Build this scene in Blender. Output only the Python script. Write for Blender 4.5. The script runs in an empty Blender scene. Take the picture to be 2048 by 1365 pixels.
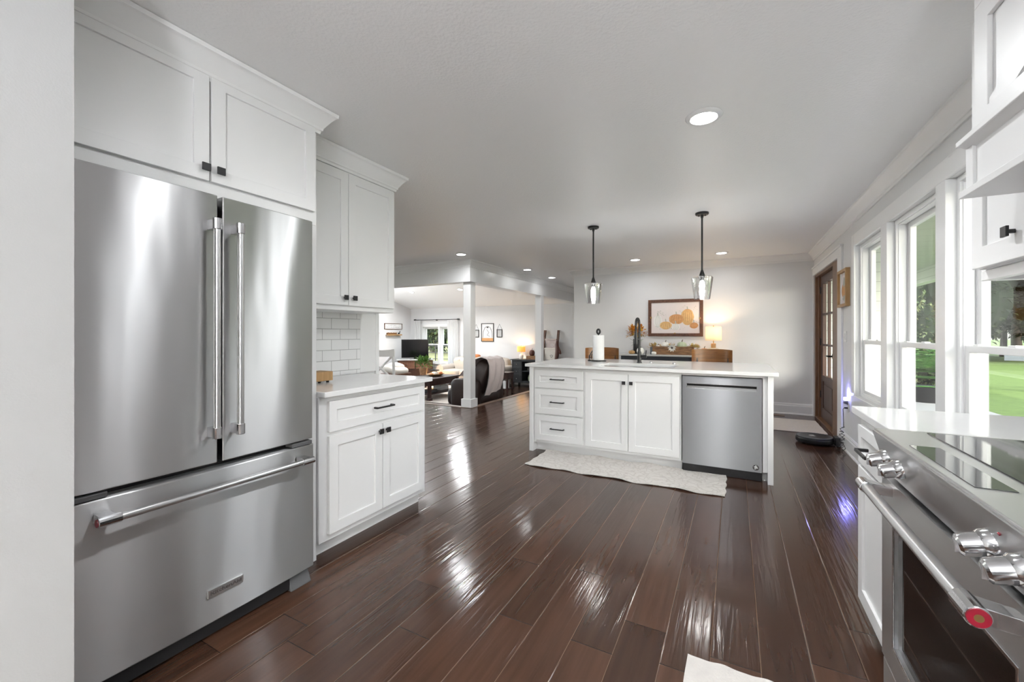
import bpy, bmesh, math, random
from mathutils import Vector, Matrix
R_ = random.Random(7)
PI = math.pi
S = bpy.context.scene
COL = S.collection

# ------------------------------------------------------------------ camera, sky, sun, exposure
CAM_H = 1.23
cd = bpy.data.cameras.new('camera'); cam = bpy.data.objects.new('camera', cd); COL.objects.link(cam)
cam.location = (0, 0, CAM_H); cam.rotation_euler = (PI/2, 0, math.radians(27.998))
cd.sensor_width = 36; cd.lens = 837/2048*36; cd.shift_y = -15/2048; cd.clip_start = .02; cd.clip_end = 300
S.camera = cam
S.view_settings.view_transform = 'Standard'; S.view_settings.look = 'None'
S.view_settings.gamma = 1; S.view_settings.use_curve_mapping = False
S.view_settings.exposure = 0.97
W = bpy.data.worlds.new('world'); S.world = W; W.use_nodes = True
_n = W.node_tree.nodes; _l = W.node_tree.links
_bg = _n['Background']; _sky = _n.new('ShaderNodeTexSky'); _sky.sky_type = 'NISHITA'
_sky.sun_disc = False; _sky.sun_elevation = math.radians(30); _sky.sun_rotation = math.radians(130); _sky.dust_density = 2
_hs = _n.new('ShaderNodeHueSaturation'); _hs.inputs['Saturation'].default_value = .45
_l.new(_sky.outputs[0], _hs.inputs['Color']); _l.new(_hs.outputs[0], _bg.inputs[0])
_bg.inputs[1].default_value = .6
sd = bpy.data.lights.new('sun', 'SUN'); sd.energy = 2.8; sd.angle = math.radians(1.5); sd.color = (1, .95, .86)
sun = bpy.data.objects.new('sun', sd); COL.objects.link(sun); sun.rotation_euler = (math.radians(58), 0, math.radians(-28))

# ------------------------------------------------------------------ materials
def nt(name):
    m = bpy.data.materials.new(name); m.use_nodes = True
    return m, m.node_tree.nodes, m.node_tree.links, m.node_tree.nodes['Principled BSDF']
def mat(name, col, rough=.5, metal=0, spec=.5, noise=0, nscale=20, bump=0, bscale=60, stretch=(1, 1, 1), emit=None, es=0, coat=0, sheen=0):
    m, n, l, p = nt(name)
    p.inputs['Base Color'].default_value = (*col, 1); p.inputs['Roughness'].default_value = rough
    p.inputs['Metallic'].default_value = metal; p.inputs['Specular IOR Level'].default_value = spec
    p.inputs['Coat Weight'].default_value = coat; p.inputs['Sheen Weight'].default_value = sheen
    tc = n.new('ShaderNodeTexCoord'); mp = n.new('ShaderNodeMapping'); mp.inputs['Scale'].default_value = stretch
    l.new(tc.outputs['Object'], mp.inputs[0])
    if noise:
        t = n.new('ShaderNodeTexNoise'); t.inputs['Scale'].default_value = nscale; t.inputs['Detail'].default_value = 5
        l.new(mp.outputs[0], t.inputs['Vector'])
        mx = n.new('ShaderNodeMix'); mx.data_type = 'RGBA'
        mx.inputs['A'].default_value = (*[c*(1-noise) for c in col], 1)
        mx.inputs['B'].default_value = (*[min(1, c*(1+noise)) for c in col], 1)
        l.new(t.outputs['Fac'], mx.inputs['Factor']); l.new(mx.outputs['Result'], p.inputs['Base Color'])
    if bump:
        t = n.new('ShaderNodeTexNoise'); t.inputs['Scale'].default_value = bscale; t.inputs['Detail'].default_value = 4
        l.new(mp.outputs[0], t.inputs['Vector'])
        b = n.new('ShaderNodeBump'); b.inputs['Strength'].default_value = bump; b.inputs['Distance'].default_value = .004
        l.new(t.outputs['Fac'], b.inputs['Height']); l.new(b.outputs[0], p.inputs['Normal'])
    if emit:
        p.inputs['Emission Color'].default_value = (*emit, 1); p.inputs['Emission Strength'].default_value = es
    return m
def wood(name, c1, c2, rough=.4, scale=6, stretch=(1, 12, 12), bump=.1):
    m, n, l, p = nt(name)
    tc = n.new('ShaderNodeTexCoord'); mp = n.new('ShaderNodeMapping'); mp.inputs['Scale'].default_value = stretch
    t = n.new('ShaderNodeTexNoise'); t.inputs['Scale'].default_value = scale; t.inputs['Detail'].default_value = 6; t.inputs['Distortion'].default_value = .6
    cr = n.new('ShaderNodeValToRGB'); cr.color_ramp.elements[0].position = .3; cr.color_ramp.elements[1].position = .7
    cr.color_ramp.elements[0].color = (*c1, 1); cr.color_ramp.elements[1].color = (*c2, 1)
    b = n.new('ShaderNodeBump'); b.inputs['Strength'].default_value = bump; b.inputs['Distance'].default_value = .003
    l.new(tc.outputs['Object'], mp.inputs[0]); l.new(mp.outputs[0], t.inputs['Vector']); l.new(t.outputs['Fac'], cr.inputs[0])
    l.new(cr.outputs[0], p.inputs['Base Color']); l.new(t.outputs['Fac'], b.inputs['Height']); l.new(b.outputs[0], p.inputs['Normal'])
    p.inputs['Roughness'].default_value = rough
    return m
def steel(name, col, rough, aniso, wav=0, wscale=(3, 3, .7)):
    m, n, l, p = nt(name)
    p.inputs['Base Color'].default_value = (*col, 1); p.inputs['Metallic'].default_value = 1; p.inputs['Roughness'].default_value = rough
    p.inputs['Anisotropic'].default_value = aniso
    tg = n.new('ShaderNodeTangent'); tg.direction_type = 'UV_MAP'; l.new(tg.outputs[0], p.inputs['Tangent'])
    tc = n.new('ShaderNodeTexCoord')
    if wav:
        mp = n.new('ShaderNodeMapping'); mp.inputs['Scale'].default_value = wscale; l.new(tc.outputs['Object'], mp.inputs[0])
        t = n.new('ShaderNodeTexNoise'); t.inputs['Scale'].default_value = 1.6; t.inputs['Detail'].default_value = 1.5
        l.new(mp.outputs[0], t.inputs['Vector'])
        b = n.new('ShaderNodeBump'); b.inputs['Strength'].default_value = 1; b.inputs['Distance'].default_value = wav
        l.new(t.outputs['Fac'], b.inputs['Height']); l.new(b.outputs[0], p.inputs['Normal'])
    mp2 = n.new('ShaderNodeMapping'); mp2.inputs['Scale'].default_value = (2, 2, 160); l.new(tc.outputs['Object'], mp2.inputs[0])
    t2 = n.new('ShaderNodeTexNoise'); t2.inputs['Scale'].default_value = 2; l.new(mp2.outputs[0], t2.inputs['Vector'])
    mr = n.new('ShaderNodeMapRange'); mr.inputs['To Min'].default_value = rough*.99; mr.inputs['To Max'].default_value = rough*1.01
    l.new(t2.outputs['Fac'], mr.inputs['Value']); l.new(mr.outputs[0], p.inputs['Roughness'])
    return m
def thin_glass(name, tint=(1, 1, 1), refl=.08, rough=.0):
    m = bpy.data.materials.new(name); m.use_nodes = True; n = m.node_tree.nodes; l = m.node_tree.links; n.clear()
    o = n.new('ShaderNodeOutputMaterial'); mx = n.new('ShaderNodeMixShader'); t = n.new('ShaderNodeBsdfTransparent'); g = n.new('ShaderNodeBsdfGlossy')
    t.inputs[0].default_value = (*tint, 1); g.inputs['Roughness'].default_value = rough
    lw = n.new('ShaderNodeLayerWeight'); lw.inputs[0].default_value = .25
    mr = n.new('ShaderNodeMapRange'); mr.inputs['To Min'].default_value = refl*.6; mr.inputs['To Max'].default_value = min(1, refl*5)
    l.new(lw.outputs['Facing'], mr.inputs['Value']); l.new(mr.outputs[0], mx.inputs[0])
    l.new(t.outputs[0], mx.inputs[1]); l.new(g.outputs[0], mx.inputs[2]); l.new(mx.outputs[0], o.inputs[0])
    return m
def translucent(name, col, mixf=.5):
    m = bpy.data.materials.new(name); m.use_nodes = True; n = m.node_tree.nodes; l = m.node_tree.links; n.clear()
    o = n.new('ShaderNodeOutputMaterial'); mx = n.new('ShaderNodeMixShader'); d = n.new('ShaderNodeBsdfDiffuse'); t = n.new('ShaderNodeBsdfTranslucent')
    d.inputs[0].default_value = (*col, 1); t.inputs[0].default_value = (*col, 1); mx.inputs[0].default_value = mixf
    tc = n.new('ShaderNodeTexCoord'); w = n.new('ShaderNodeTexNoise'); w.inputs['Scale'].default_value = 120
    b = n.new('ShaderNodeBump'); b.inputs['Strength'].default_value = .2; b.inputs['Distance'].default_value = .002
    l.new(tc.outputs['Object'], w.inputs['Vector']); l.new(w.outputs['Fac'], b.inputs['Height']); l.new(b.outputs[0], d.inputs['Normal'])
    l.new(d.outputs[0], mx.inputs[1]); l.new(t.outputs[0], mx.inputs[2]); l.new(mx.outputs[0], o.inputs[0])
    return m
def leafmat(name, cols, rough=.55):
    m, n, l, p = nt(name)
    g = n.new('ShaderNodeNewGeometry'); cr = n.new('ShaderNodeValToRGB')
    e = cr.color_ramp.elements
    e[0].color = (*cols[0], 1); e[1].color = (*cols[-1], 1)
    for i, c in enumerate(cols[1:-1]):
        x = e.new((i+1)/(len(cols)-1)); x.color = (*c, 1)
    l.new(g.outputs['Random Per Island'], cr.inputs[0]); l.new(cr.outputs[0], p.inputs['Base Color'])
    p.inputs['Roughness'].default_value = rough; p.inputs['Specular IOR Level'].default_value = .15
    return m

def floor_mat():
    m, n, l, p = nt('hand scraped brown planks')
    tc = n.new('ShaderNodeTexCoord'); sp = n.new('ShaderNodeSeparateXYZ'); l.new(tc.outputs['Object'], sp.inputs[0])
    def M(op, a, b=None, c=None):
        k = n.new('ShaderNodeMath'); k.operation = op
        for i, v in enumerate((a, b, c)):
            if v is None: continue
            if isinstance(v, (int, float)): k.inputs[i].default_value = v
            else: l.new(v, k.inputs[i])
        return k.outputs[0]
    u = M('DIVIDE', M('ADD', sp.outputs['X'], 10-.084), .1667)
    ui = M('FLOOR', u); uf = M('FRACT', u)
    wn = n.new('ShaderNodeTexWhiteNoise'); wn.noise_dimensions = '1D'; l.new(ui, wn.inputs['W'])
    v = M('ADD', M('DIVIDE', M('ADD', sp.outputs['Y'], 20), 1.05), M('MULTIPLY', wn.outputs['Value'], 7.3))
    vi = M('FLOOR', v); vf = M('FRACT', v)
    cb = n.new('ShaderNodeCombineXYZ'); l.new(ui, cb.inputs[0]); l.new(vi, cb.inputs[1])
    w2 = n.new('ShaderNodeTexWhiteNoise'); w2.noise_dimensions = '2D'; l.new(cb.outputs[0], w2.inputs['Vector'])
    cr = n.new('ShaderNodeValToRGB'); e = cr.color_ramp.elements
    e[0].color = (.046, .0215, .0135, 1); e[1].color = (.082, .039, .024, 1)
    x = e.new(.5); x.color = (.062, .029, .0178, 1)
    l.new(w2.outputs['Value'], cr.inputs[0])
    mp = n.new('ShaderNodeMapping'); mp.inputs['Scale'].default_value = (26, 1.8, 1); l.new(tc.outputs['Object'], mp.inputs[0])
    ofs = n.new('ShaderNodeVectorMath'); ofs.operation = 'ADD'; l.new(mp.outputs[0], ofs.inputs[0])
    sc = n.new('ShaderNodeVectorMath'); sc.operation = 'SCALE'; l.new(w2.outputs['Color'], sc.inputs[0]); sc.inputs['Scale'].default_value = 40
    l.new(sc.outputs[0], ofs.inputs[1])
    gr = n.new('ShaderNodeTexNoise'); gr.inputs['Scale'].default_value = 1; gr.inputs['Detail'].default_value = 6; gr.inputs['Distortion'].default_value = .4
    l.new(ofs.outputs[0], gr.inputs['Vector'])
    mix = n.new('ShaderNodeMix'); mix.data_type = 'RGBA'; mix.blend_type = 'MULTIPLY'; mix.inputs['Factor'].default_value = .55
    c2 = n.new('ShaderNodeValToRGB'); c2.color_ramp.elements[0].position = .25; c2.color_ramp.elements[1].position = .7
    c2.color_ramp.elements[0].color = (.45, .42, .4, 1); c2.color_ramp.elements[1].color = (1.25, 1.25, 1.25, 1)
    l.new(gr.outputs['Fac'], c2.inputs[0]); l.new(cr.outputs[0], mix.inputs['A']); l.new(c2.outputs[0], mix.inputs['B'])
    # bevelled seams
    du = M('MINIMUM', uf, M('SUBTRACT', 1, uf)); dv = M('MINIMUM', vf, M('SUBTRACT', 1, vf))
    su = M('LESS_THAN', du, .007); sv = M('LESS_THAN', dv, .0016)
    m2 = n.new('ShaderNodeMix'); m2.data_type = 'RGBA'; l.new(su, m2.inputs['Factor']); l.new(mix.outputs['Result'], m2.inputs['A']); m2.inputs['B'].default_value = (.17, .105, .068, 1)
    m3 = n.new('ShaderNodeMix'); m3.data_type = 'RGBA'; l.new(sv, m3.inputs['Factor']); l.new(m2.outputs['Result'], m3.inputs['A']); m3.inputs['B'].default_value = (.012, .006, .004, 1)
    l.new(m3.outputs['Result'], p.inputs['Base Color'])
    # scraped ridges running with the grain
    mp2 = n.new('ShaderNodeMapping'); mp2.inputs['Scale'].default_value = (46, 2.4, 1); l.new(tc.outputs['Object'], mp2.inputs[0])
    o2 = n.new('ShaderNodeVectorMath'); o2.operation = 'ADD'; l.new(mp2.outputs[0], o2.inputs[0]); l.new(sc.outputs[0], o2.inputs[1])
    rn = n.new('ShaderNodeTexNoise'); rn.inputs['Scale'].default_value = 1; rn.inputs['Detail'].default_value = 2.5; rn.inputs['Distortion'].default_value = .5
    l.new(o2.outputs[0], rn.inputs['Vector'])
    mk = n.new('ShaderNodeTexNoise'); mk.inputs['Scale'].default_value = .9; l.new(o2.outputs[0], mk.inputs['Vector'])
    mk.inputs['Scale'].default_value = .12
    mr = n.new('ShaderNodeMapRange'); mr.inputs['From Min'].default_value = .38; mr.inputs['From Max'].default_value = .62; mr.inputs['To Min'].default_value = .4; mr.inputs['To Max'].default_value = 1.0
    l.new(mk.outputs['Fac'], mr.inputs['Value'])
    hgt = M('MULTIPLY', rn.outputs['Fac'], mr.outputs[0])
    seam = M('MULTIPLY', M('MINIMUM', M('MULTIPLY', du, 40), 1), .5)
    h = M('ADD', hgt, seam)
    b = n.new('ShaderNodeBump'); b.inputs['Strength'].default_value = .55; b.inputs['Distance'].default_value = .0035
    l.new(h, b.inputs['Height']); l.new(b.outputs[0], p.inputs['Normal'])
    p.inputs['Roughness'].default_value = .15; p.inputs['Specular IOR Level'].default_value = .45
    return m
def tile_mat():
    m, n, l, p = nt('white subway tile')
    tc = n.new('ShaderNodeTexCoord'); sp = n.new('ShaderNodeSeparateXYZ'); cb = n.new('ShaderNodeCombineXYZ')
    l.new(tc.outputs['Object'], sp.inputs[0]); l.new(sp.outputs['Y'], cb.inputs[0]); l.new(sp.outputs['Z'], cb.inputs[1])
    b = n.new('ShaderNodeTexBrick'); l.new(cb.outputs[0], b.inputs['Vector'])
    b.inputs['Scale'].default_value = 1; b.inputs['Brick Width'].default_value = .156; b.inputs['Row Height'].default_value = .079
    b.inputs['Mortar Size'].default_value = .0022; b.inputs['Mortar Smooth'].default_value = .3; b.offset = .5
    b.inputs['Color1'].default_value = (.8, .8, .8, 1); b.inputs['Color2'].default_value = (.78, .78, .78, 1); b.inputs['Mortar'].default_value = (.42, .42, .42, 1)
    l.new(b.outputs['Color'], p.inputs['Base Color'])
    bp = n.new('ShaderNodeBump'); bp.invert = True; bp.inputs['Strength'].default_value = .6; bp.inputs['Distance'].default_value = .003
    l.new(b.outputs['Fac'], bp.inputs['Height']); l.new(bp.outputs[0], p.inputs['Normal']); p.inputs['Roughness'].default_value = .1
    return m
def seams_mat(name, col, axis, step, w=.012, rough=.5, dark=.5):
    m, n, l, p = nt(name)
    tc = n.new('ShaderNodeTexCoord'); sp = n.new('ShaderNodeSeparateXYZ'); l.new(tc.outputs['Object'], sp.inputs[0])
    a = n.new('ShaderNodeMath'); a.operation = 'DIVIDE'; a.inputs[1].default_value = step; l.new(sp.outputs[axis], a.inputs[0])
    f = n.new('ShaderNodeMath'); f.operation = 'FRACT'; l.new(a.outputs[0], f.inputs[0])
    c = n.new('ShaderNodeMath'); c.operation = 'LESS_THAN'; c.inputs[1].default_value = w/step; l.new(f.outputs[0], c.inputs[0])
    mx = n.new('ShaderNodeMix'); mx.data_type = 'RGBA'; mx.inputs['A'].default_value = (*col, 1); mx.inputs['B'].default_value = (*[k*dark for k in col], 1)
    l.new(c.outputs[0], mx.inputs['Factor']); l.new(mx.outputs['Result'], p.inputs['Base Color']); p.inputs['Roughness'].default_value = rough
    return m

M = dict(
    wall=mat('grey wall paint', (.73, .73, .735), .6, bump=.12, bscale=180),
    ceil=mat('white ceiling texture', (.88, .88, .88), .42, bump=.55, bscale=75),
    white=mat('white cabinet paint', (.80, .80, .80), .33, bump=.02, bscale=200),
    trim=mat('white trim paint', (.82, .82, .82), .3, bump=.02, bscale=150),
    quartz=mat('white quartz', (.80, .80, .80), .1, noise=.03, nscale=8),
    sinkw=mat('white sink', (.8, .8, .8), .2, noise=.01),
    black=mat('matte black metal', (.012, .012, .013), .38, noise=.2, nscale=80),
    blackplastic=mat('black plastic', (.015, .015, .017), .35, noise=.2, nscale=40),
    gap=mat('dark gasket', (.006, .006, .007), .6, noise=.1),
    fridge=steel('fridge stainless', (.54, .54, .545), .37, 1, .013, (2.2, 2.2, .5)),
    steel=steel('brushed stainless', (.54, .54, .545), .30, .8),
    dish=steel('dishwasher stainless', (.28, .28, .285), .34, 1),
    chrome=mat('polished steel', (.56, .56, .57), .12, metal=1, noise=.02),
    greyplastic=mat('grey plastic', (.085, .085, .088), .5, noise=.08),
    bglass=mat('black glass', (.003, .002, .002), .03, spec=.32, noise=.05),
    cookglass=mat('cooktop glass', (.02, .02, .021), .05, spec=.9, noise=.05),
    red=mat('red enamel', (.26, .003, .018), .3, noise=.05),
    floor=floor_mat(), tile=tile_mat(),
    darkfloor=wood('dark sunken floor', (.02, .011, .008), (.05, .026, .016), .25, 3, (8, 1, 8)),
    nosing=wood('tan floor nosing', (.12, .075, .05), (.2, .13, .09), .35, 6),
    glass=thin_glass('window glass', (.97, .985, .975), .035),
    shade=thin_glass('clear glass shade', (.97, .97, .97), .16),
    milk=translucent('milk glass', (.92, .92, .92), .7),
    bulb=mat('lit filament bulb', (1, 1, 1), .3, noise=.01, emit=(1, .96, .9), es=40),
    lens=mat('lit lens', (1, 1, 1), .3, noise=.01, emit=(1, .99, .98), es=10),
    bluelight=mat('blue night light', (.2, .2, .8), .3, noise=.01, emit=(.35, .35, 1), es=9),
    rugw=mat('off white woven cotton', (.70, .66, .62), .9, noise=.12, nscale=18, bump=1, bscale=110, sheen=.2),
    mat_b=mat('beige chenille', (.60, .54, .49), .95, noise=.2, nscale=60, bump=1, bscale=90, sheen=.2),
    rugc=mat('cream rug', (.58, .53, .48), .95, noise=.15, nscale=8, bump=.6, bscale=60),
    doorwood=wood('dark stained door wood', (.045, .02, .013), (.095, .046, .03), .38, 5, (10, 10, 1)),
    jambwood=wood('brown jamb wood', (.11, .05, .022), (.2, .1, .048), .38, 5, (10, 10, 1)),
    stoolwood=wood('amber bent wood', (.13, .05, .012), (.24, .105, .03), .3, 4, (1.5, 1.5, 12)),
    boxwood=wood('rustic brown wood', (.11, .05, .02), (.34, .18, .08), .6, 5, (2, 12, 12)),
    framewood=wood('walnut frame', (.07, .028, .015), (.16, .07, .04), .45, 6, (6, 6, 6)),
    oak=wood('light oak', (.35, .2, .08), (.5, .3, .13), .5, 5, (8, 8, 1)),
    espresso=wood('espresso wood', (.018, .006, .005), (.05, .018, .013), .3, 5, (6, 6, 6)),
    navy=mat('charcoal navy paint', (.016, .019, .026), .45, noise=.1),
    charcoal=mat('charcoal paint', (.02, .022, .025), .45, noise=.1),
    stonetop=mat('pale stone top', (.5, .5, .5), .3, noise=.05),
    leather=mat('dark brown leather', (.028, .016, .013), .42, noise=.3, nscale=9, bump=.2, bscale=70),
    throw=mat('blush throw', (.58, .50, .48), .95, noise=.06, nscale=10, bump=.5, bscale=40, sheen=.3),
    throwedge=mat('dark whipstitch', (.03, .03, .03), .8, noise=.1),
    sofa=mat('beige upholstery', (.50, .45, .40), .9, noise=.08, bump=.3, bscale=120),
    cream=mat('cream cotton', (.72, .68, .62), .9, noise=.05, bump=.3, bscale=90),
    linen=translucent('linen lamp shade', (.85, .78, .68), .5),
    amber=translucent('amber lamp shade', (.86, .66, .34), .45),
    curtain=translucent('sheer white curtain', (.85, .85, .85), .45),
    paper=mat('white paper', (.80, .80, .80), .85, noise=.02, bump=.3, bscale=160),
    print=mat('pale blush paper', (.76, .70, .685), .8, noise=.02),
    stone=mat('grey stone ceramic', (.42, .40, .37), .8, noise=.2, nscale=50, bump=.5, bscale=90),
    pwhite=mat('white pumpkin', (.72, .71, .66), .55, noise=.06),
    pgreen=mat('sage pumpkin', (.42, .48, .33), .55, noise=.1),
    porange=mat('orange pumpkin', (.52, .17, .045), .5, noise=.15),
    ppeach=mat('peach pumpkin', (.70, .38, .2), .5, noise=.15),
    pbrown=mat('brown pumpkin', (.09, .03, .02), .4, noise=.2),
    stem=mat('dry stem', (.09, .08, .05), .8, noise=.2),
    tan=mat('tan wood pumpkin', (.42, .25, .1), .5, noise=.2),
    autumn=leafmat('autumn leaves', [(.5, .14, .02), (.68, .36, .04), (.40, .09, .03), (.72, .48, .07)]),
    peachleaf=leafmat('faded autumn leaves', [(.6, .35, .12), (.5, .4, .1), (.65, .45, .3), (.4, .35, .15)]),
    green=leafmat('green leaves', [(.03, .08, .02), (.07, .15, .03), (.12, .22, .05)]),
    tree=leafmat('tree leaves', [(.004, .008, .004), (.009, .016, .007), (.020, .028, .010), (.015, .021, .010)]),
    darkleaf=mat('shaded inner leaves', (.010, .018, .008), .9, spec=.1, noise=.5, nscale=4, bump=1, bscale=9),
    shrub=leafmat('shrub leaves', [(.015, .035, .015), (.05, .09, .025), (.17, .18, .08), (.03, .06, .025)]),
    fern=leafmat('fern fronds', [(.08, .26, .05), (.15, .40, .09), (.25, .48, .14)]),
    bark=mat('bark', (.07, .055, .045), .9, noise=.3, bump=1, bscale=25),
    grass=mat('lawn', (.095, .15, .03), .9, noise=.35, nscale=6, bump=1, bscale=40),
    field=mat('dry field', (.20, .21, .09), .9, noise=.25, nscale=2),
    greywood=mat('weathered grey rail', (.11, .125, .14), .8, noise=.2, nscale=10),
    concrete=mat('porch concrete', (.32, .32, .325), .8, noise=.1),
    soffit=seams_mat('porch ceiling board', (.42, .46, .37), 'Y', .5, .012),
    siding=seams_mat('pale siding', (.66, .68, .63), 'Z', .16, .008),
    screen=mat('tv screen', (.003, .003, .004), .12, noise=.05),
    platew=mat('white plate plastic', (.78, .78, .77), .35, noise=.02),
    ink=mat('dark ink', (.06, .05, .05), .8, noise=.1),
    ink2=mat('orange wash', (.62, .33, .14), .8, noise=.3, nscale=30),
    ink3=mat('rust wash', (.48, .2, .09), .8, noise=.3, nscale=30),
    ink4=mat('golden wash', (.70, .46, .2), .8, noise=.3, nscale=30),
    ink5=mat('white wash', (.82, .81, .79), .8, noise=.05, nscale=30),
    ink6=mat('grey green wash', (.45, .46, .40), .8, noise=.2, nscale=30),
    gold=mat('aged brass', (.45, .3, .12), .35, metal=1, noise=.2),
)

# ------------------------------------------------------------------ mesh building
WL = {}
class MB:
    def __init__(s, xf=None):
        s.bm = bmesh.new(); s.xf = xf
    def _v(s, p):
        return s.bm.verts.new(s.xf(*p) if s.xf else p)
    def box(s, x0, x1, y0, y1, z0, z1):
        v = [s._v((x, y, z)) for x in (x0, x1) for y in (y0, y1) for z in (z0, z1)]
        for f in ((0, 1, 3, 2), (4, 6, 7, 5), (0, 4, 5, 1), (2, 3, 7, 6), (0, 2, 6, 4), (1, 5, 7, 3)):
            s.bm.faces.new([v[i] for i in f])
        return s
    def hexa(s, pts):
        v = [s._v(p) for p in pts]   # bottom 4 then top 4
        for f in ((3, 2, 1, 0), (4, 5, 6, 7), (0, 1, 5, 4), (1, 2, 6, 5), (2, 3, 7, 6), (3, 0, 4, 7)):
            s.bm.faces.new([v[i] for i in f])
        return s
    def prism(s, poly, f, a, b):
        """poly of 2d points extruded from a to b; f(p, q, t) -> point"""
        A = [s._v(f(p, q, a)) for p, q in poly]; B = [s._v(f(p, q, b)) for p, q in poly]
        n = len(poly)
        s.bm.faces.new(A[::-1]); s.bm.faces.new(B)
        for i in range(n): s.bm.faces.new((A[i], A[(i+1) % n], B[(i+1) % n], B[i]))
        return s
    def ring(s, u0, u1, z0, z1, w, d0, d1, wz=None):
        """rectangular frame in (u, d, z)"""
        wz = w if wz is None else wz
        o = [(u0, z0), (u1, z0), (u1, z1), (u0, z1)]; i = [(u0+w, z0+wz), (u1-w, z0+wz), (u1-w, z1-wz), (u0+w, z1-wz)]
        O0 = [s._v((a, d0, b)) for a, b in o]; O1 = [s._v((a, d1, b)) for a, b in o]
        I0 = [s._v((a, d0, b)) for a, b in i]; I1 = [s._v((a, d1, b)) for a, b in i]
        for k in range(4):
            j = (k+1) % 4
            for q in ((O0[k], O0[j], I0[j], I0[k]), (O1[k], I1[k], I1[j], O1[j]), (O0[k], O1[k], O1[j], O0[j]), (I0[k], I0[j], I1[j], I1[k])):
                s.bm.faces.new(q)
        return s
    def shaker(s, u0, u1, z0, z1, t=.02, r=.058, rec=.010, d=0):
        """door or drawer front with a recessed flat panel, back at depth d, front at d+t"""
        o = [(u0, z0), (u1, z0), (u1, z1), (u0, z1)]
        i = [(u0+r, z0+r), (u1-r, z0+r), (u1-r, z1-r), (u0+r, z1-r)]
        B = [s._v((a, d, b)) for a, b in o]; F = [s._v((a, d+t, b)) for a, b in o]
        I = [s._v((a, d+t, b)) for a, b in i]; P = [s._v((a, d+t-rec, b)) for a, b in i]
        s.bm.faces.new(B[::-1]); s.bm.faces.new(P)
        for k in range(4):
            j = (k+1) % 4
            for q in ((B[k], B[j], F[j], F[k]), (F[k], F[j], I[j], I[k]), (I[k], I[j], P[j], P[k])): s.bm.faces.new(q)
        return s
    def cyl(s, p0, p1, r0, r1=None, n=20):
        return s.tube([p0, p1], [r0, r0 if r1 is None else r1], n)
    def tube(s, pts, r, n=10, closed=False):
        pts = [Vector(p) for p in pts]; N = len(pts)
        rr = r if isinstance(r, (list, tuple)) else [r]*N
        t0 = (pts[1]-pts[0]).normalized(); a = t0.orthogonal().normalized()
        rings = []
        for k in range(N):
            if closed: t = (pts[(k+1) % N]-pts[k-1]).normalized()
            else: t = (pts[min(k+1, N-1)]-pts[max(k-1, 0)]).normalized()
            a = (a-t*a.dot(t)).normalized(); b = t.cross(a)
            rings.append([s._v(tuple(pts[k]+(a*math.cos(2*PI*i/n)+b*math.sin(2*PI*i/n))*rr[k])) for i in range(n)])
        for k in range(N if closed else N-1):
            A = rings[k]; B = rings[(k+1) % N]
            for i in range(n): s.bm.faces.new((A[i], A[(i+1) % n], B[(i+1) % n], B[i]))
        if not closed:
            s.bm.faces.new(rings[0][::-1]); s.bm.faces.new(rings[-1])
        return s
    def lathe(s, prof, c=(0, 0, 0), n=28, rib=0, ribn=0, sq=1):
        """profile of (r, z); optional ribs for pumpkins; closes at r=0"""
        rings = []
        for r, z in prof:
            if r < 1e-6: rings.append([s._v((c[0], c[1], c[2]+z))]); continue
            R = []
            for i in range(n):
                a = 2*PI*i/n; k = r*(1-rib*abs(math.sin(ribn*a/2))**.5*0+rib*(abs(math.cos(ribn*a/2))-1)) if rib else r
                R.append(s._v((c[0]+k*math.cos(a), c[1]+k*sq*math.sin(a), c[2]+z)))
            rings.append(R)
        for A, B in zip(rings, rings[1:]):
            if len(A) == 1 and len(B) == 1: continue
            for i in range(n):
                j = (i+1) % n
                if len(A) == 1: s.bm.faces.new((A[0], B[j], B[i]))
                elif len(B) == 1: s.bm.faces.new((A[i], A[j], B[0]))
                else: s.bm.faces.new((A[i], A[j], B[j], B[i]))
        return s
    def blob(s, c, r, n=20, m=12, pw=1.0, jit=0):
        """superellipsoid: r=(rx,ry,rz); pw<1 is boxier"""
        f = lambda v: math.copysign(abs(v)**pw, v)
        prev = None; top = s._v((c[0], c[1], c[2]-r[2])); rings = [[top]]
        for k in range(1, m):
            ph = -PI/2+PI*k/m
            rings.append([s._v((c[0]+r[0]*f(math.cos(ph))*f(math.cos(2*PI*i/n)), c[1]+r[1]*f(math.cos(ph))*f(math.sin(2*PI*i/n)), c[2]+r[2]*f(math.sin(ph)))) for i in range(n)])
        rings.append([s._v((c[0], c[1], c[2]+r[2]))])
        for A, B in zip(rings, rings[1:]):
            for i in range(n):
                j = (i+1) % n
                if len(A) == 1: s.bm.faces.new((A[0], B[j], B[i]))
                elif len(B) == 1: s.bm.faces.new((A[i], A[j], B[0]))
                else: s.bm.faces.new((A[i], A[j], B[j], B[i]))
        return s
    def sweep(s, prof, path, side=1):
        """closed profile of (out, z) swept along a flat 2d path with mitred corners"""
        P = [Vector(p) for p in path]; N = len(P); rings = []
        for k in range(N):
            ns = []
            if k > 0: d = (P[k]-P[k-1]).normalized(); ns.append(Vector((-d.y, d.x))*side)
            if k < N-1: d = (P[k+1]-P[k]).normalized(); ns.append(Vector((-d.y, d.x))*side)
            nn = ns[0] if len(ns) == 1 else (ns[0]+ns[1])/(1+ns[0].dot(ns[1]))
            rings.append([s._v((P[k].x+nn.x*o, P[k].y+nn.y*o, z)) for o, z in prof])
        m = len(prof)
        for A, B in zip(rings, rings[1:]):
            for i in range(m): s.bm.faces.new((A[i], A[(i+1) % m], B[(i+1) % m], B[i]))
        s.bm.faces.new(rings[0][::-1]); s.bm.faces.new(rings[-1])
        return s
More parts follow.
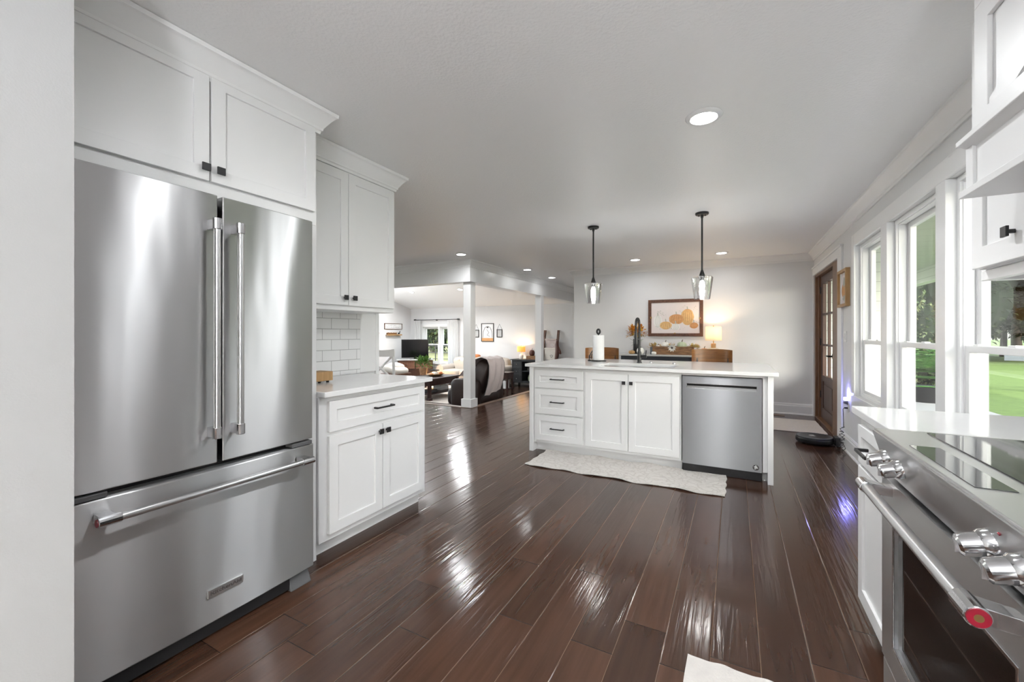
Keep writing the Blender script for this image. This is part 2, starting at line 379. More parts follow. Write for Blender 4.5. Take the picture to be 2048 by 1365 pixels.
    def grid(s, f, nu, nv, thick=None):
        """surface f(a, b) with a, b in 0..1; thick(vec) optional second sheet"""
        V = [[s._v(f(i/nu, j/nv)) for j in range(nv+1)] for i in range(nu+1)]
        for i in range(nu):
            for j in range(nv): s.bm.faces.new((V[i][j], V[i+1][j], V[i+1][j+1], V[i][j+1]))
        if thick:
            U = [[s._v(tuple(Vector(f(i/nu, j/nv))+Vector(thick))) for j in range(nv+1)] for i in range(nu+1)]
            for i in range(nu):
                for j in range(nv): s.bm.faces.new((U[i][j], U[i][j+1], U[i+1][j+1], U[i+1][j]))
            ed = [(i, 0) for i in range(nu)]+[(nu, j) for j in range(nv)]+[(i, nv) for i in range(nu, 0, -1)]+[(0, j) for j in range(nv, 0, -1)]
            for a, b in zip(ed, ed[1:]+ed[:1]): s.bm.faces.new((V[a[0]][a[1]], U[a[0]][a[1]], U[b[0]][b[1]], V[b[0]][b[1]]))
        return s
    def leaf(s, p, d, l, w, up=(0, 0, 1)):
        p = Vector(p); d = Vector(d).normalized(); sd = d.cross(Vector(up))
        if sd.length < .01: sd = d.orthogonal()
        sd.normalize(); nrm = sd.cross(d)
        v = [s._v(tuple(q)) for q in (p, p+d*l*.45+sd*w/2+nrm*w*.15, p+d*l, p+d*l*.45-sd*w/2+nrm*w*.15)]
        s.bm.faces.new(v); return s

def setp(o, label=None, cat=None, group=None, kind=None):
    if label: o['label'] = label
    if cat: o['category'] = cat
    if group: o['group'] = group
    if kind: o['kind'] = kind
    return o
def root(name, label, cat, loc=(0, 0, 0), group=None):
    o = bpy.data.objects.new(name, None); COL.objects.link(o); o.location = loc; o.empty_display_size = .1
    WL[o] = Vector(loc); return setp(o, label, cat, group)
def part(name, mb, m, parent=None, bev=0, smooth=False, seg=2, label=None, recenter=True, normals=True):
    bm = mb.bm
    if normals: bmesh.ops.recalc_face_normals(bm, faces=bm.faces[:])
    off = WL[parent] if parent is not None else Vector((0, 0, 0))
    if parent is None and recenter and bm.verts:
        xs = [v.co.x for v in bm.verts]; ys = [v.co.y for v in bm.verts]; zs = [v.co.z for v in bm.verts]
        off = Vector(((min(xs)+max(xs))/2, (min(ys)+max(ys))/2, min(zs)))
    uv = bm.loops.layers.uv.new('uv')
    for f in bm.faces:
        for lp in f.loops:
            c = lp.vert.co; lp[uv].uv = (c.z, c.x+c.y) if abs(f.normal.z) < .8 else (c.x, c.y)
    for v in bm.verts: v.co -= off
    me = bpy.data.meshes.new(name); bm.to_mesh(me); bm.free(); me.materials.append(m)
    o = bpy.data.objects.new(name, me); COL.objects.link(o)
    if parent is not None: o.parent = parent; WL[o] = off.copy()
    else: o.location = off; WL[o] = off.copy()
    if smooth:
        for p in me.polygons: p.use_smooth = True
        me.set_sharp_from_angle(angle=math.radians(38 if smooth is True else smooth))
    if bev:
        b = o.modifiers.new('bevel', 'BEVEL'); b.width = bev; b.segments = seg; b.limit_method = 'ANGLE'; b.angle_limit = math.radians(40)
    if label: o['label'] = label
    return o
def struct(name, mb, m, parent=None, bev=0, smooth=False):
    o = part(name, mb, m, parent, bev, smooth, recenter=False); o['kind'] = 'structure'; return o
def copy_tree(o, parent=None):
    c = o.copy(); COL.objects.link(c); c.parent = parent
    for ch in o.children: copy_tree(ch, c)
    return c
def lamp(name, kind, loc, power, col=(.955, .98, 1), size=.13, rot=(0, 0, 0), parent=None):
    d = bpy.data.lights.new(name, kind); d.energy = power; d.color = col
    if kind == 'AREA': d.shape = 'DISK'; d.size = size; d.spread = math.radians(172)
    else: d.shadow_soft_size = size
    o = bpy.data.objects.new(name, d); COL.objects.link(o); o.rotation_euler = rot
    if parent is not None: o.parent = parent; o.location = Vector(loc)-WL[parent]
    else: o.location = loc
    return o
def text_mesh(name, body, size, m, parent, mtx, depth=.0008, align='CENTER'):
    cu = bpy.data.curves.new(name, 'FONT'); cu.body = body; cu.size = size; cu.extrude = depth; cu.offset = size*.018; cu.align_x = align; cu.align_y = 'CENTER'
    t = bpy.data.objects.new(name, cu); COL.objects.link(t)
    dg = bpy.context.evaluated_depsgraph_get(); me = bpy.data.meshes.new_from_object(t.evaluated_get(dg))
    bpy.data.objects.remove(t); me.materials.clear(); me.materials.append(m)
    me.transform(mtx); me.transform(Matrix.Translation(-WL[parent]))
    o = bpy.data.objects.new(name, me); COL.objects.link(o); o.parent = parent; WL[o] = WL[parent].copy()
    return o
fpx = lambda X0: (lambda u, d, z: (X0+d, u, z))     # faces +X
fmx = lambda X0: (lambda u, d, z: (X0-d, u, z))     # faces -X
fmy = lambda Y0: (lambda u, d, z: (u, Y0-d, z))     # faces -Y
fpy = lambda Y0: (lambda u, d, z: (u, Y0+d, z))     # faces +Y
def wall_cells(mb, u0, u1, z0, z1, d0, d1, holes):
    us = sorted({u0, u1, *[h[0] for h in holes], *[h[1] for h in holes]}); zs = sorted({z0, z1, *[h[2] for h in holes], *[h[3] for h in holes]})
    for a, b in zip(us, us[1:]):
        for c, d in zip(zs, zs[1:]):
            mu, mz = (a+b)/2, (c+d)/2
            if any(h[0] < mu < h[1] and h[2] < mz < h[3] for h in holes): continue
            mb.box(a, b, d0, d1, c, d)
    return mb

# ------------------------------------------------------------------ setting
CZ = 2.43; WX = 1.045; BY = 7.62; FY = 11.15; LX = -9.9; RY = -7.5; SF = -.30; EX = -3.87; EY = 5.78
struct('floor', MB().box(EX, 1.25, RY, FY+.1, SF, 0).box(LX-.1, EX, RY, EY, SF, 0), M['floor'])
struct('floor_sunken', MB().box(LX-.1, EX-.002, EY+.002, FY+.1, SF-.1, SF), M['darkfloor'])
struct('trim_1', MB().box(EX-.03, EX+.07, EY+.07, FY, -.02, .006).box(LX, EX+.07, EY-.03, EY+.07, -.02, .006), M['nosing'], bev=.004)
struct('ceiling', MB().box(EX-.1, 1.25, RY, FY+.1, CZ, CZ+.1).box(LX-.1, EX-.1, RY, EY+.1, CZ, CZ+.1), M['ceil'])
vz = lambda y: 2.08+.25*(FY-y)
struct('ceiling_vaulted', MB().hexa([(LX-.1, EY, vz(EY)), (EX, EY, vz(EY)), (EX, FY+.1, vz(FY+.1)), (LX-.1, FY+.1, vz(FY+.1)),
       (LX-.1, EY, vz(EY)+.1), (EX, EY, vz(EY)+.1), (EX, FY+.1, vz(FY+.1)+.1), (LX-.1, FY+.1, vz(FY+.1)+.1)]), M['ceil'])
struct('wall_header', MB().box(LX, EX-.02, EY-.02, EY+.08, CZ, 3.6).box(EX-.1, EX-.02, EY+.08, FY, CZ, 3.6), M['wall'])
WINS = [(4.33, 5.18), (3.30, 4.18), (2.29, 3.17)]; WZ0, WZ1 = .62, 2.085
DR = (5.92, 7.585, 0, 2.085)
struct('wall_right', wall_cells(MB(fmx(WX)), RY, BY+.1, 0, CZ, -.142, 0, [(2.29, 5.18, WZ0, WZ1), DR, (-4.2, -2.0, .25, 2.2)]), M['wall'])
struct('wall_back', MB().box(-2.71, WX, BY, BY+.12, 0, CZ).box(-2.71, -2.59, BY+.12, FY, 0, CZ), M['wall'])
FWIN = (-9.36, -7.98, .24, 1.45)
struct('wall_far', wall_cells(MB(fmy(FY)), LX, -2.6, SF, 2.6, -.15, 0, [FWIN]), M['wall'])
struct('wall_left', wall_cells(MB(fpx(LX)), RY, FY, SF, 3.7, -.1, 0, [(1.2, 4.2, .5, 2.1), (6.2, 8.9, .1, 1.95)]), M['wall'])
struct('wall_kitchen', MB().box(-2.77, -2.65, RY, 2.56, 0, CZ), M['wall'])
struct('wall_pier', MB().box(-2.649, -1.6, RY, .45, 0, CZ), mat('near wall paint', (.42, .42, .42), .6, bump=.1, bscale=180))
struct('wall_rear', wall_cells(MB(fpy(RY)), LX, 1.25, 0, CZ, -.1, 0, [(-7.8, -3.6, .3, 2.2)]), M['wall'])
struct('trim_2', MB().box(-2.665, -2.63, 2.375, 2.40, .92, 1.39).box(-2.79, -2.63, 2.54, 2.575, 0, CZ).box(-2.649, -2.632, 2.40, 2.54, .92, 1.39), M['trim'], bev=.002)
# beam, columns
CROWN = [(0, -.115), (.012, -.115), (.016, -.100), (.022, -.096), (.024, -.085), (.050, -.045), (.064, -.028), (.070, -.022), (.078, -.018), (.080, 0), (0, 0)]
cz = lambda z, k=1.0: [(o*k, z+h*k) for o, h in CROWN]
struct('beam', MB().box(LX, EX+.055, EY-.07, EY+.12, 2.08, CZ-.001).box(EX-.145, EX+.055, EY+.12, FY, 2.08, CZ-.001), M['trim'], bev=.003)
struct('trim_3', MB().sweep(cz(CZ), [(LX, EY-.07), (EX+.055, EY-.07), (EX+.055, FY)], -1), M['trim'], smooth=20)
struct('trim_4', MB().sweep(cz(CZ), [(-2.71, FY), (-2.71, BY), (WX, BY), (WX, RY)], -1), M['trim'], smooth=20)
for cx, cy in ((-3.915, 5.845), (-3.90, 8.66)):
    c = struct('column', MB().box(cx-.073, cx+.073, cy-.073, cy+.073, 0, 2.08), M['trim'], bev=.003)
    struct('column_base', MB().box(cx-.1, cx+.1, cy-.1, cy+.1, .0065, .145), M['trim'], c, bev=.004)
BASEP = lambda h=.17: [(0, 0), (.028, 0), (.028, .012), (.018, .024), (.018, h-.04), (.012, h-.028), (.014, h-.018), (.006, h), (0, h)]
struct('baseboard_back', MB().sweep(BASEP(), [(-2.71, BY+3.4), (-2.71, BY), (WX, BY)], -1), M['trim'])
struct('baseboard_right', MB().sweep(BASEP(), [(WX, 5.72), (WX, 2.30)], -1), M['trim'])
struct('baseboard_far', MB().sweep([(o, z+SF) for o, z in BASEP()], [(LX, FY), (-2.71, FY)], -1), M['trim'])
# right wall casing round the three windows
f = fmx(WX)
mb = MB(f)
mb.box(5.18, 5.275, 0, .016, WZ0-.1, WZ1+.115).box(2.19, 5.18, 0, .016, WZ1, WZ1+.115).box(2.19, 2.29, 0, .016, WZ0-.1, WZ1)
mb.box(2.29, 5.18, 0, .016, WZ0-.1, WZ0)
for a, b in ((4.18, 4.33), (3.17, 3.30)): mb.box(a, b, -.06, .016, WZ0, WZ1)
struct('trim_5', mb, M['trim'], bev=.003)
def window(n, fac, u0, u1, z0, z1, half, depth=0):
    """double hung window set into a wall; fac maps (u, depth into the room, z)"""
    fr = struct('window_%d' % n, MB(fac).ring(u0, u1, z0, z1, .03, -.140, -.032), M['trim'], bev=.002)
    a, b, c, d = u0+.03, u1-.03, z0+.03, z1-.03
    struct('jamb_liner', MB(fac).ring(a, b, c, d, .010, -.139, -.095).ring(a, b, c, d, .006, -.088, -.045), M['trim'], fr)
    h = half
    lo = struct('lower_sash', MB(fac).ring(a+.004, b-.004, c+.002, h+.018, .042, -.088, -.052, .036), M['trim'], fr, bev=.004)
    up = struct('upper_sash', MB(fac).ring(a+.004, b-.004, h-.018, d-.002, .042, -.135, -.099, .036), M['trim'], fr, bev=.004)
    struct('pane', MB(fac).box(a+.04, b-.04, -.072, -.068, c+.03, h-.01), M['glass'], lo)
    struct('pane', MB(fac).box(a+.04, b-.04, -.119, -.115, h+.01, d-.03), M['glass'], up)
    m = (a+b)/2
    struct('sash_lock', MB(fac).box(m-.03, m+.03, -.09, -.06, h+.018, h+.028).box(b-.10, b-.05, -.095, -.065, h+.018, h+.026), M['trim'], fr, bev=.003)
    return fr
for i, (a, b) in enumerate(WINS): window(i+1, f, a, b, WZ0, WZ1, 1.148)
ff = fmy(FY)
window(4, ff, -9.36, -8.70, .24, 1.45, .86); window(5, ff, -8.64, -7.98, .24, 1.45, .86)
mb = MB(ff).box(-9.45, -9.36, 0, .018, .16, 1.545).box(-7.98, -7.89, 0, .018, .16, 1.545).box(-9.36, -7.98, 0, .018, 1.45, 1.545).box(-8.70, -8.64, -.15, .018, .24, 1.45)
mb.box(-9.50, -7.84, 0, .05, .20, .24).box(-9.45, -7.89, 0, .018, .11, .20)
struct('trim_6', mb, M['trim'], bev=.003)
# patio glazing and left wall windows, out of view, added for soft daylight
for n, (fac, u0, u1, z0, z1) in enumerate(((fpy(RY), -7.8, -3.6, .3, 2.2), (fmx(WX), -4.2, -2.0, .25, 2.2), (fpx(LX), 1.2, 4.2, .5, 2.1), (fpx(LX), 6.2, 8.9, .1, 1.95))):
    w = struct('window_%d' % (6+n), MB(fac).ring(u0, u1, z0, z1, .07, -.09, .01), M['trim'])
    struct('pane', MB(fac).box(u0+.06, u1-.06, -.045, -.04, z0+.06, z1-.06), M['glass'], w)
# entry door
mb = MB(f).box(5.72, DR[0], 0, .018, 0, 2.085).box(5.72, BY-.002, 0, .018, 2.085, 2.185).box(DR[1], BY-.002, 0, .018, 0, 2.085).box(5.70, BY-.002, 0, .03, 2.185, 2.205)
struct('trim_7', mb, M['trim'], bev=.003)
mb = MB(f).box(7.50, 7.585, -.10, -.004, 0, 2.085).box(7.425, 7.50, -.10, -.03, 0, 2.05).box(5.92, 6.30, -.10, -.004, 0, 2.085).box(6.30, 6.478, -.14, -.04, 0, 2.05).box(6.30, 7.50, -.14, -.004, 2.05, 2.085).box(6.30, 7.50, -.14, -.004, 0, .025)
dj = struct('door_1', mb, M['jambwood'], bev=.003)
LD = -.055
mb = MB(f)
yo, y1 = 6.482, 7.42
ga, gb, gz0, gz1 = 6.62, 7.28, .64, 1.93
mb.box(yo, ga, LD-.045, LD, .03, 2.045).box(gb, y1, LD-.045, LD, .03, 2.045).box(ga, gb, LD-.045, LD, gz1, 2.045).box(ga, gb, LD-.045, LD, .56, gz0).box(ga, gb, LD-.045, LD, .03, .18)
mb.box(ga, gb, LD-.03, LD-.014, .18, .56).box(ga+.05, gb-.05, LD-.025, LD-.004, .23, .51)
gm = (ga+gb)/2
mb.box(gm-.013, gm+.013, LD-.04, LD-.004, gz0, gz1)
for k in (1, 2): z = gz0+(gz1-gz0)*k/3; mb.box(ga, gb, LD-.04, LD-.004, z-.013, z+.013)
lf = struct('door_leaf', mb, M['doorwood'], dj, bev=.003)
struct('glass_panes', MB(f).box(ga, gb, LD-.026, LD-.022, gz0, gz1), M['glass'], lf)
struct('hinge', MB(f).box(7.405, 7.44, LD-.004, LD+.012, 1.80, 1.90).box(7.405, 7.44, LD-.004, LD+.012, 1.06, 1.16).box(7.405, 7.44, LD-.004, LD+.012, .31, .41), M['black'], dj, bev=.003)
mb = MB().cyl((WX-LD, 6.55, .94), (WX-LD-.012, 6.55, .94), .032).cyl((WX-LD-.012, 6.55, .94), (WX-LD-.055, 6.55, .94), .011).tube([(WX-LD-.055, 6.55, .94), (WX-LD-.06, 6.60, .943), (WX-LD-.058, 6.67, .94)], .010)
struct('lever_handle', mb, M['black'], dj, smooth=True)

# ------------------------------------------------------------------ lights
def ceiling_light(x, y, label, power, r=.085, z=CZ, tilt=0):
    t = root('recessed_light', label, 'ceiling light', (0, 0, 0), 'recessed ceiling lights')
    part('trim_ring', MB().lathe([(r*.78, -.004), (r*.82, -.012), (r, -.010), (r*1.12, -.002), (r*1.12, 0), (r*.78, 0)], n=36), M['trim'], t, smooth=True)
    part('lens', MB().lathe([(0, -.016), (r*.5, -.015), (r*.74, -.009), (r*.78, -.002), (0, -.002)], n=36), M['lens'], t, smooth=True)
    lamp('downlight', 'AREA', (0, 0, -.02), power, size=r*1.5, parent=t)
    t.location = (x, y, z); t.rotation_euler = (tilt, 0, 0); return t
LP = 14
ceiling_light(-.15, 2.54, 'large bright round recessed light overhead between the fridge and the range', LP*.8)
ceiling_light(-3.64, 5.21, 'round recessed light just in front of the white column corner', LP*.4)
ceiling_light(-3.42, 7.04, 'round recessed light beside the white beam, nearer of the two there', LP*.07)
ceiling_light(-3.44, 8.28, 'round recessed light beside the white beam, farther of the two there', LP*.07)
ceiling_light(-1.42, 6.92, 'round recessed light between the two pendants near back wall', LP*.2)
ceiling_light(-.17, 6.93, 'round recessed light right of the second pendant near back wall', LP*.2)
vt = math.atan(.25)
ceiling_light(-8.5, 9.6, 'recessed light on the sloped ceiling nearer the television wall', LP*2, .08, vz(9.6), -vt)
ceiling_light(-6.75, 9.62, 'recessed light on the sloped ceiling seen just left of the column', LP*2, .08, vz(9.62), -vt)
for x, y in ((-.6, 1.2), (-.6, -.8), (-.6, -2.8), (-5.5, 3.2), (-6.8, 1.0), (-6.0, 7.4)):  # unseen downlights added for light; the first also streaks the refrigerator doors
    z = CZ if y < EY else vz(y)
    ceiling_light(x, y, 'recessed ceiling light added outside the pictured part to brighten the room', LP*(.3 if y > -1 and x > -2 else 1), z=z, tilt=-vt if y > EY else 0)

def globe(x, y, z, power, label):  # unseen globe, added to light the ceiling on the dining side
    t = root('fill_globe_lamp', label, 'ceiling lamp', (0, 0, 0), 'globe lamps added outside the picture for fill light')
    part('canopy', MB().lathe([(0, CZ-.025), (.06, CZ-.025), (.06, CZ), (0, CZ)], n=24), M['black'], t, smooth=True)
    part('rod', MB().cyl((0, 0, z+.12), (0, 0, CZ-.02), .008, n=10), M['black'], t, smooth=True)
    part('globe', MB().blob((0, 0, z), (.13, .13, .13), 28, 16), M['milk'], t, smooth=True)
    lamp('fill_globe_glow', 'POINT', (0, 0, z), power, size=.06, parent=t)
    t.location = (x, y, 0)
t = root('fill_floor_lamp', 'torchiere floor lamp added unseen behind the viewpoint to brighten the ceiling', 'floor lamp', (.55, -1.9, 0))  # added fill: uplight behind the camera for ceiling and upper cabinets
part('base', MB().lathe([(0, 0), (.15, 0), (.15, .02), (0, .03)], (.55, -1.9, 0)), M['black'], t, smooth=True)
part('pole', MB().cyl((.55, -1.9, .02), (.55, -1.9, 1.2), .013, n=12), M['black'], t, smooth=True)
part('bowl', MB().lathe([(0, 1.2), (.06, 1.205), (.15, 1.25), (.2, 1.32), (.19, 1.32), (.14, 1.26), (.05, 1.22), (0, 1.22)], (.55, -1.9, 0)), M['platew'], t, smooth=True)
lamp('fill_uplight', 'AREA', (.55, -1.9, 1.325), 105, size=.3, rot=(PI, 0, 0), parent=t)
t = root('fill_floor_lamp', 'torchiere floor lamp added unseen in the living room to brighten the sloped ceiling', 'floor lamp', (-8.9, 7.2, SF))  # added fill: hidden uplight that lifts the vaulted ceiling
part('base', MB().lathe([(0, 0), (.15, 0), (.15, .02), (0, .03)], (-8.9, 7.2, SF)), M['black'], t, smooth=True)
part('pole', MB().cyl((-8.9, 7.2, SF+.02), (-8.9, 7.2, 1.2), .013, n=12), M['black'], t, smooth=True)
part('bowl', MB().lathe([(0, 1.2), (.06, 1.205), (.15, 1.25), (.2, 1.32), (.19, 1.32), (.14, 1.26), (.05, 1.22), (0, 1.22)], (-8.9, 7.2, 0)), M['platew'], t, smooth=True)
lamp('fill_uplight', 'AREA', (-8.9, 7.2, 1.325), 65, size=.3, rot=(PI, 0, 0), parent=t)
t = root('streak_column_lamp', 'tall paper column lamp added unseen behind the viewpoint to streak the dishwasher door', 'floor lamp', (-.42, -3.2, 0))  # added to put a bright vertical reflection in the dishwasher steel
part('shade', MB().lathe([(.13, .12), (.13, 1.55), (.127, 1.55), (.127, .12)], (-.42, -3.2, 0), n=28), M['milk'], t, smooth=True)
part('stand', MB().cyl((-.42, -3.2, 0), (-.42, -3.2, .13), .14, n=24).cyl((-.42, -3.2, .12), (-.42, -3.2, 1.5), .008, n=8), M['black'], t)
for z in (.4, .85, 1.3): lamp('streak_column_glow', 'POINT', (-.42, -3.2, z), 24, size=.05, parent=t)
globe(-5.6, 3.3, 1.6, 430, 'milk glass globe lamp added unseen past the kitchen wall to brighten the dining ceiling')
def pendant(x, y, label):
    t = root('pendant_lamp', label, 'pendant light', (0, 0, 0), 'pendants over the island')
    part('canopy', MB().lathe([(0, -.022), (.055, -.022), (.062, -.016), (.062, 0), (0, 0)], n=32).cyl((.03, 0, -.022), (.03, 0, -.034), .006, n=8).cyl((-.03, 0, -.022), (-.03, 0, -.034), .006, n=8), M['black'], t, smooth=True)
    part('stem', MB().cyl((0, 0, -.02), (0, 0, -.58), .0085, n=12).cyl((0, 0, -.02), (0, 0, -.05), .013, n=12), M['black'], t, smooth=True)
    part('socket', MB().lathe([(0, -.56), (.011, -.57), (.02, -.60), (.028, -.625), (.028, -.64), (.02, -.645), (.02, -.675), (0, -.675)], n=24), M['black'], t, smooth=True)
    part('glass_shade', MB().lathe([(.028, -.632), (.092, -.634), (.101, -.645), (.100, -.66), (.074, -.855), (.070, -.86), (.072, -.853), (.096, -.66), (.096, -.647), (.09, -.639), (.028, -.637)], n=48), M['shade'], t, smooth=True)
    part('bulb', MB().lathe([(0, -.80), (.008, -.795), (.02, -.76), (.026, -.73), (.022, -.70), (.013, -.675), (0, -.675)], n=20), M['bulb'], t, smooth=True)
    lamp('pendant_glow', 'POINT', (0, 0, -.745), 9, size=.03, parent=t)
    t.location = (x, y, CZ)
pendant(-1.40, 4.58, 'black stemmed glass pendant hanging over the sink end of the island')
pendant(-.285, 4.56, 'black stemmed glass pendant hanging over the dishwasher end of the island')

# ------------------------------------------------------------------ shared kitchen bits
def pull(mbf, uc, z, d, L=.15, parent=None, vertical=False):
    mb = MB(mbf)
    mb.box(uc-L/2, uc+L/2, d+.024, d+.034, z-.005, z+.005)
    for e in (-1, 1): mb.box(uc+e*(L/2-.006)-.006, uc+e*(L/2-.006)+.006, d, d+.025, z-.006, z+.006)
    return part('pull_handle', mb, M['black'], parent, bev=.0015)
def knob(mbf, uc, z, d, parent, s=.016):
    mb = MB(mbf).box(uc-.006, uc+.006, d, d+.02, z-.006, z+.006).box(uc-s, uc+s, d+.018, d+.026, z-s, z+s)
    return part('knob', mb, M['black'], parent, bev=.0015)
def door_front(fac, u0, u1, z0, z1, parent, kn=None, nm='door', r=.058, d=0):
    dd = part(nm, MB(fac).shaker(u0, u1, z0, z1, r=r, d=d), M['white'], parent, bev=.0015)
    if kn: knob(fac, kn[0], kn[1], d+.02, dd)
    return dd
# ------------------------------------------------------------------ refrigerator
FX = -1.84
t = root('refrigerator', 'large stainless french door refrigerator with bottom freezer drawer', 'refrigerator', (-2.2, .92, 0))
part('body', MB().box(-2.63, FX-.075, .475, 1.365, .02, 1.775), M['gap'], t)
fl = fpx(FX-.07)
def bowed(u0, u1, z0, z1, e0, e1):
    """door with a gently bowed front, e0/e1 edge depths"""
    mb = MB(); n = 14; A = []; B = []; cu = (.475+1.375)/2
    P = [(u0, 0)]+[(u0+(u1-u0)*k/n, .07-.012*((2*(u0+(u1-u0)*k/n-cu)/.9)**2)) for k in range(n+1)]+[(u1, 0)]
    mb.prism(P, lambda p, q, z: (FX-.07+q, p, z), z0, z1)
    return mb
for nm, u0, u1, side in (('left', .478, .933, 0), ('right', .951, 1.372, 1)):
    d = part('door', bowed(u0, u1, .71, 1.788, 0, 0), M['fridge'], t, bev=.005, seg=3, smooth=25)
    hy = .905 if side == 0 else .993
    h = part('handle', MB().cyl((FX+.052, hy, .86), (FX+.052, hy, 1.64), .0125, n=20), M['steel'], d, smooth=True)
    for z, s in ((.84, 1), (1.66, -1)):
        part('handle_bracket', MB().cyl((FX+.052, hy, z-.022), (FX+.052, hy, z+.022), .016, n=14).hexa([(FX-.005, hy-.011, z-.02), (FX+.05, hy-.011, z-.02), (FX+.05, hy+.011, z-.02), (FX-.005, hy+.011, z-.02), (FX-.005, hy-.011, z+.02), (FX+.05, hy-.011, z+.02), (FX+.05, hy+.011, z+.02), (FX-.005, hy+.011, z+.02)]), M['chrome'], h, bev=.002)
d = part('freezer_drawer', bowed(.478, 1.378, .075, .683, 0, 0), M['fridge'], t, bev=.005, seg=3, smooth=25)
hx = FX+.052; hz = .625
h = part('handle', MB().cyl((hx, .60, hz), (hx, 1.29, hz), .0125, n=20), M['steel'], d, smooth=True)
for y in (.585, 1.300):
    part('handle_bracket', MB().cyl((hx, y-.03, hz), (hx, y+.03, hz), .016, n=14).box(FX-.005, hx, y-.022, y+.022, hz-.012, hz+.014), M['chrome'], h, bev=.002)
part('medallion', MB().cyl((hx, .5555, hz), (hx, .553, hz), .0125, n=18), M['red'], h)
bd = part('badge', MB().box(FX-.004, FX+.006, .895, 1.03, .178, .212), M['steel'], d, bev=.002)
text_mesh('lettering', 'KitchenAid', .0195, M['ink'], bd, Matrix(((0, 0, 1, FX+.006), (1.36, 0, 0, .9625), (0, 1, 0, .195), (0, 0, 0, 1))))
part('hinge_cover', MB().box(FX-.06, FX-.006, 1.26, 1.365, .686, .704), M['greyplastic'], t, bev=.003)
part('hinge_cover', MB().box(FX-.06, FX-.006, .478, .60, .686, .704), M['greyplastic'], t, bev=.003)
part('foot', MB().hexa([(FX-.16, 1.26, 0), (FX-.015, 1.26, 0), (FX-.015, 1.37, 0), (FX-.16, 1.37, 0), (FX-.16, 1.27, .07), (FX-.05, 1.27, .07), (FX-.05, 1.37, .07), (FX-.16, 1.37, .07)]), M['greyplastic'], t, bev=.006)
part('base_grille', MB().box(-2.5, FX-.03, .48, 1.26, .012, .07), M['gap'], t)

# ------------------------------------------------------------------ cabinet over the refrigerator
CF = -2.0
t = root('refrigerator_cabinet', 'white two door cabinet with crown directly above the refrigerator', 'cabinet', (-2.3, .97, 1.81))
part('carcass', MB().box(-2.64, CF, .452, 1.505, 1.812, CZ-.06).box(-2.64, CF, 1.385, 1.505, 0, 1.812), M['white'], t, bev=.002)
fc = fpx(CF)
door_front(fc, .44+.02, .972, 1.882, 2.350, t, (.950, 1.932), d=0)
door_front(fc, .980, 1.485, 1.882, 2.350, t, (1.008, 1.932), d=0)
part('crown_molding', MB().sweep(cz(CZ-.002), [(CF+.001, .452), (CF+.001, 1.506), (-2.215, 1.506)], -1), M['trim'], t, smooth=20)
# wall cabinet
UF = -2.30
t = root('wall_cabinet', 'white two door wall cabinet above the tiled counter beside the refrigerator', 'cabinet', (-2.5, 1.95, 1.385))
part('carcass', MB().box(-2.648, UF, 1.507, 2.397, 1.385, CZ-.05), M['white'], t, bev=.002)
fu = fpx(UF)
door_front(fu, 1.53, 1.957, 1.418, 2.300, t, (1.925, 1.468))
door_front(fu, 1.962, 2.385, 1.418, 2.300, t, (1.998, 1.468))
part('crown_molding', MB().sweep(cz(CZ-.002), [(UF+.001, 1.507), (UF+.001, 2.398), (-2.648, 2.398)], -1), M['trim'], t, smooth=20)
# base cabinet
BF = -1.985
t = root('base_cabinet', 'white base cabinet with one drawer and two doors beside the refrigerator', 'cabinet', (-2.3, 1.95, 0))
part('carcass', MB().box(-2.648, BF, 1.507, 2.385, .085, .884), M['white'], t, bev=.002)
part('toe_kick', MB().box(-2.6, -2.045, 1.507, 2.385, 0, .085), M['white'], t)
fb = fpx(BF)
dr = part('drawer', MB(fb).shaker(1.56, 2.352, .685, .855, r=.05), M['white'], t, bev=.0015)
pull(fb, 1.955, .77, .02, .15, dr)
door_front(fb, 1.56, 1.952, .122, .662, t, (1.925, .618))
door_front(fb, 1.958, 2.352, .122, .662, t, (1.985, .618))
o = part('countertop', MB().box(-2.632, -1.935, 1.507, 2.412, .884, .914), M['quartz'], bev=.003); setp(o, 'short white quartz countertop beside the refrigerator under the tile', 'countertop')
o = struct('wall_tile', MB().box(-2.65, -2.632, 1.507, 2.376, .915, 1.385), M['tile'])
t = root('wall_outlet', 'white double outlet on the subway tile by the refrigerator', 'outlet', (-2.63, 1.83, 1.2))
oy = 1.82
part('cover_plate', MB(fpx(-2.632)).box(oy-.036, oy+.036, 0, .006, 1.155, 1.27), M['platew'], t, bev=.002)
for z in (1.185, 1.24):
    part('socket', MB(fpx(-2.626)).box(oy-.017, oy+.017, 0, .003, z-.016, z+.016), M['platew'], t, bev=.002)
    part('slot', MB(fpx(-2.623)).box(oy-.009, oy-.006, 0, .0006, z-.004, z+.008).box(oy+.006, oy+.009, 0, .0006, z-.004, z+.008).box(oy-.003, oy+.003, 0, .0006, z-.012, z-.007), M['ink'], t)
t = root('wooden_block', 'small wooden block on dark feet at the left end of the tiled counter', 'wooden block', (-2.36, 1.78, .914))
part('block', MB().box(-2.43, -2.31, 1.66, 1.86, .926, .985), M['oak'], t, bev=.003)
for x in (-2.41, -2.33):
    for y in (1.69, 1.835): part('foot', MB().cyl((x, y, .914), (x, y, .927), .009, n=12), M['black'], t)

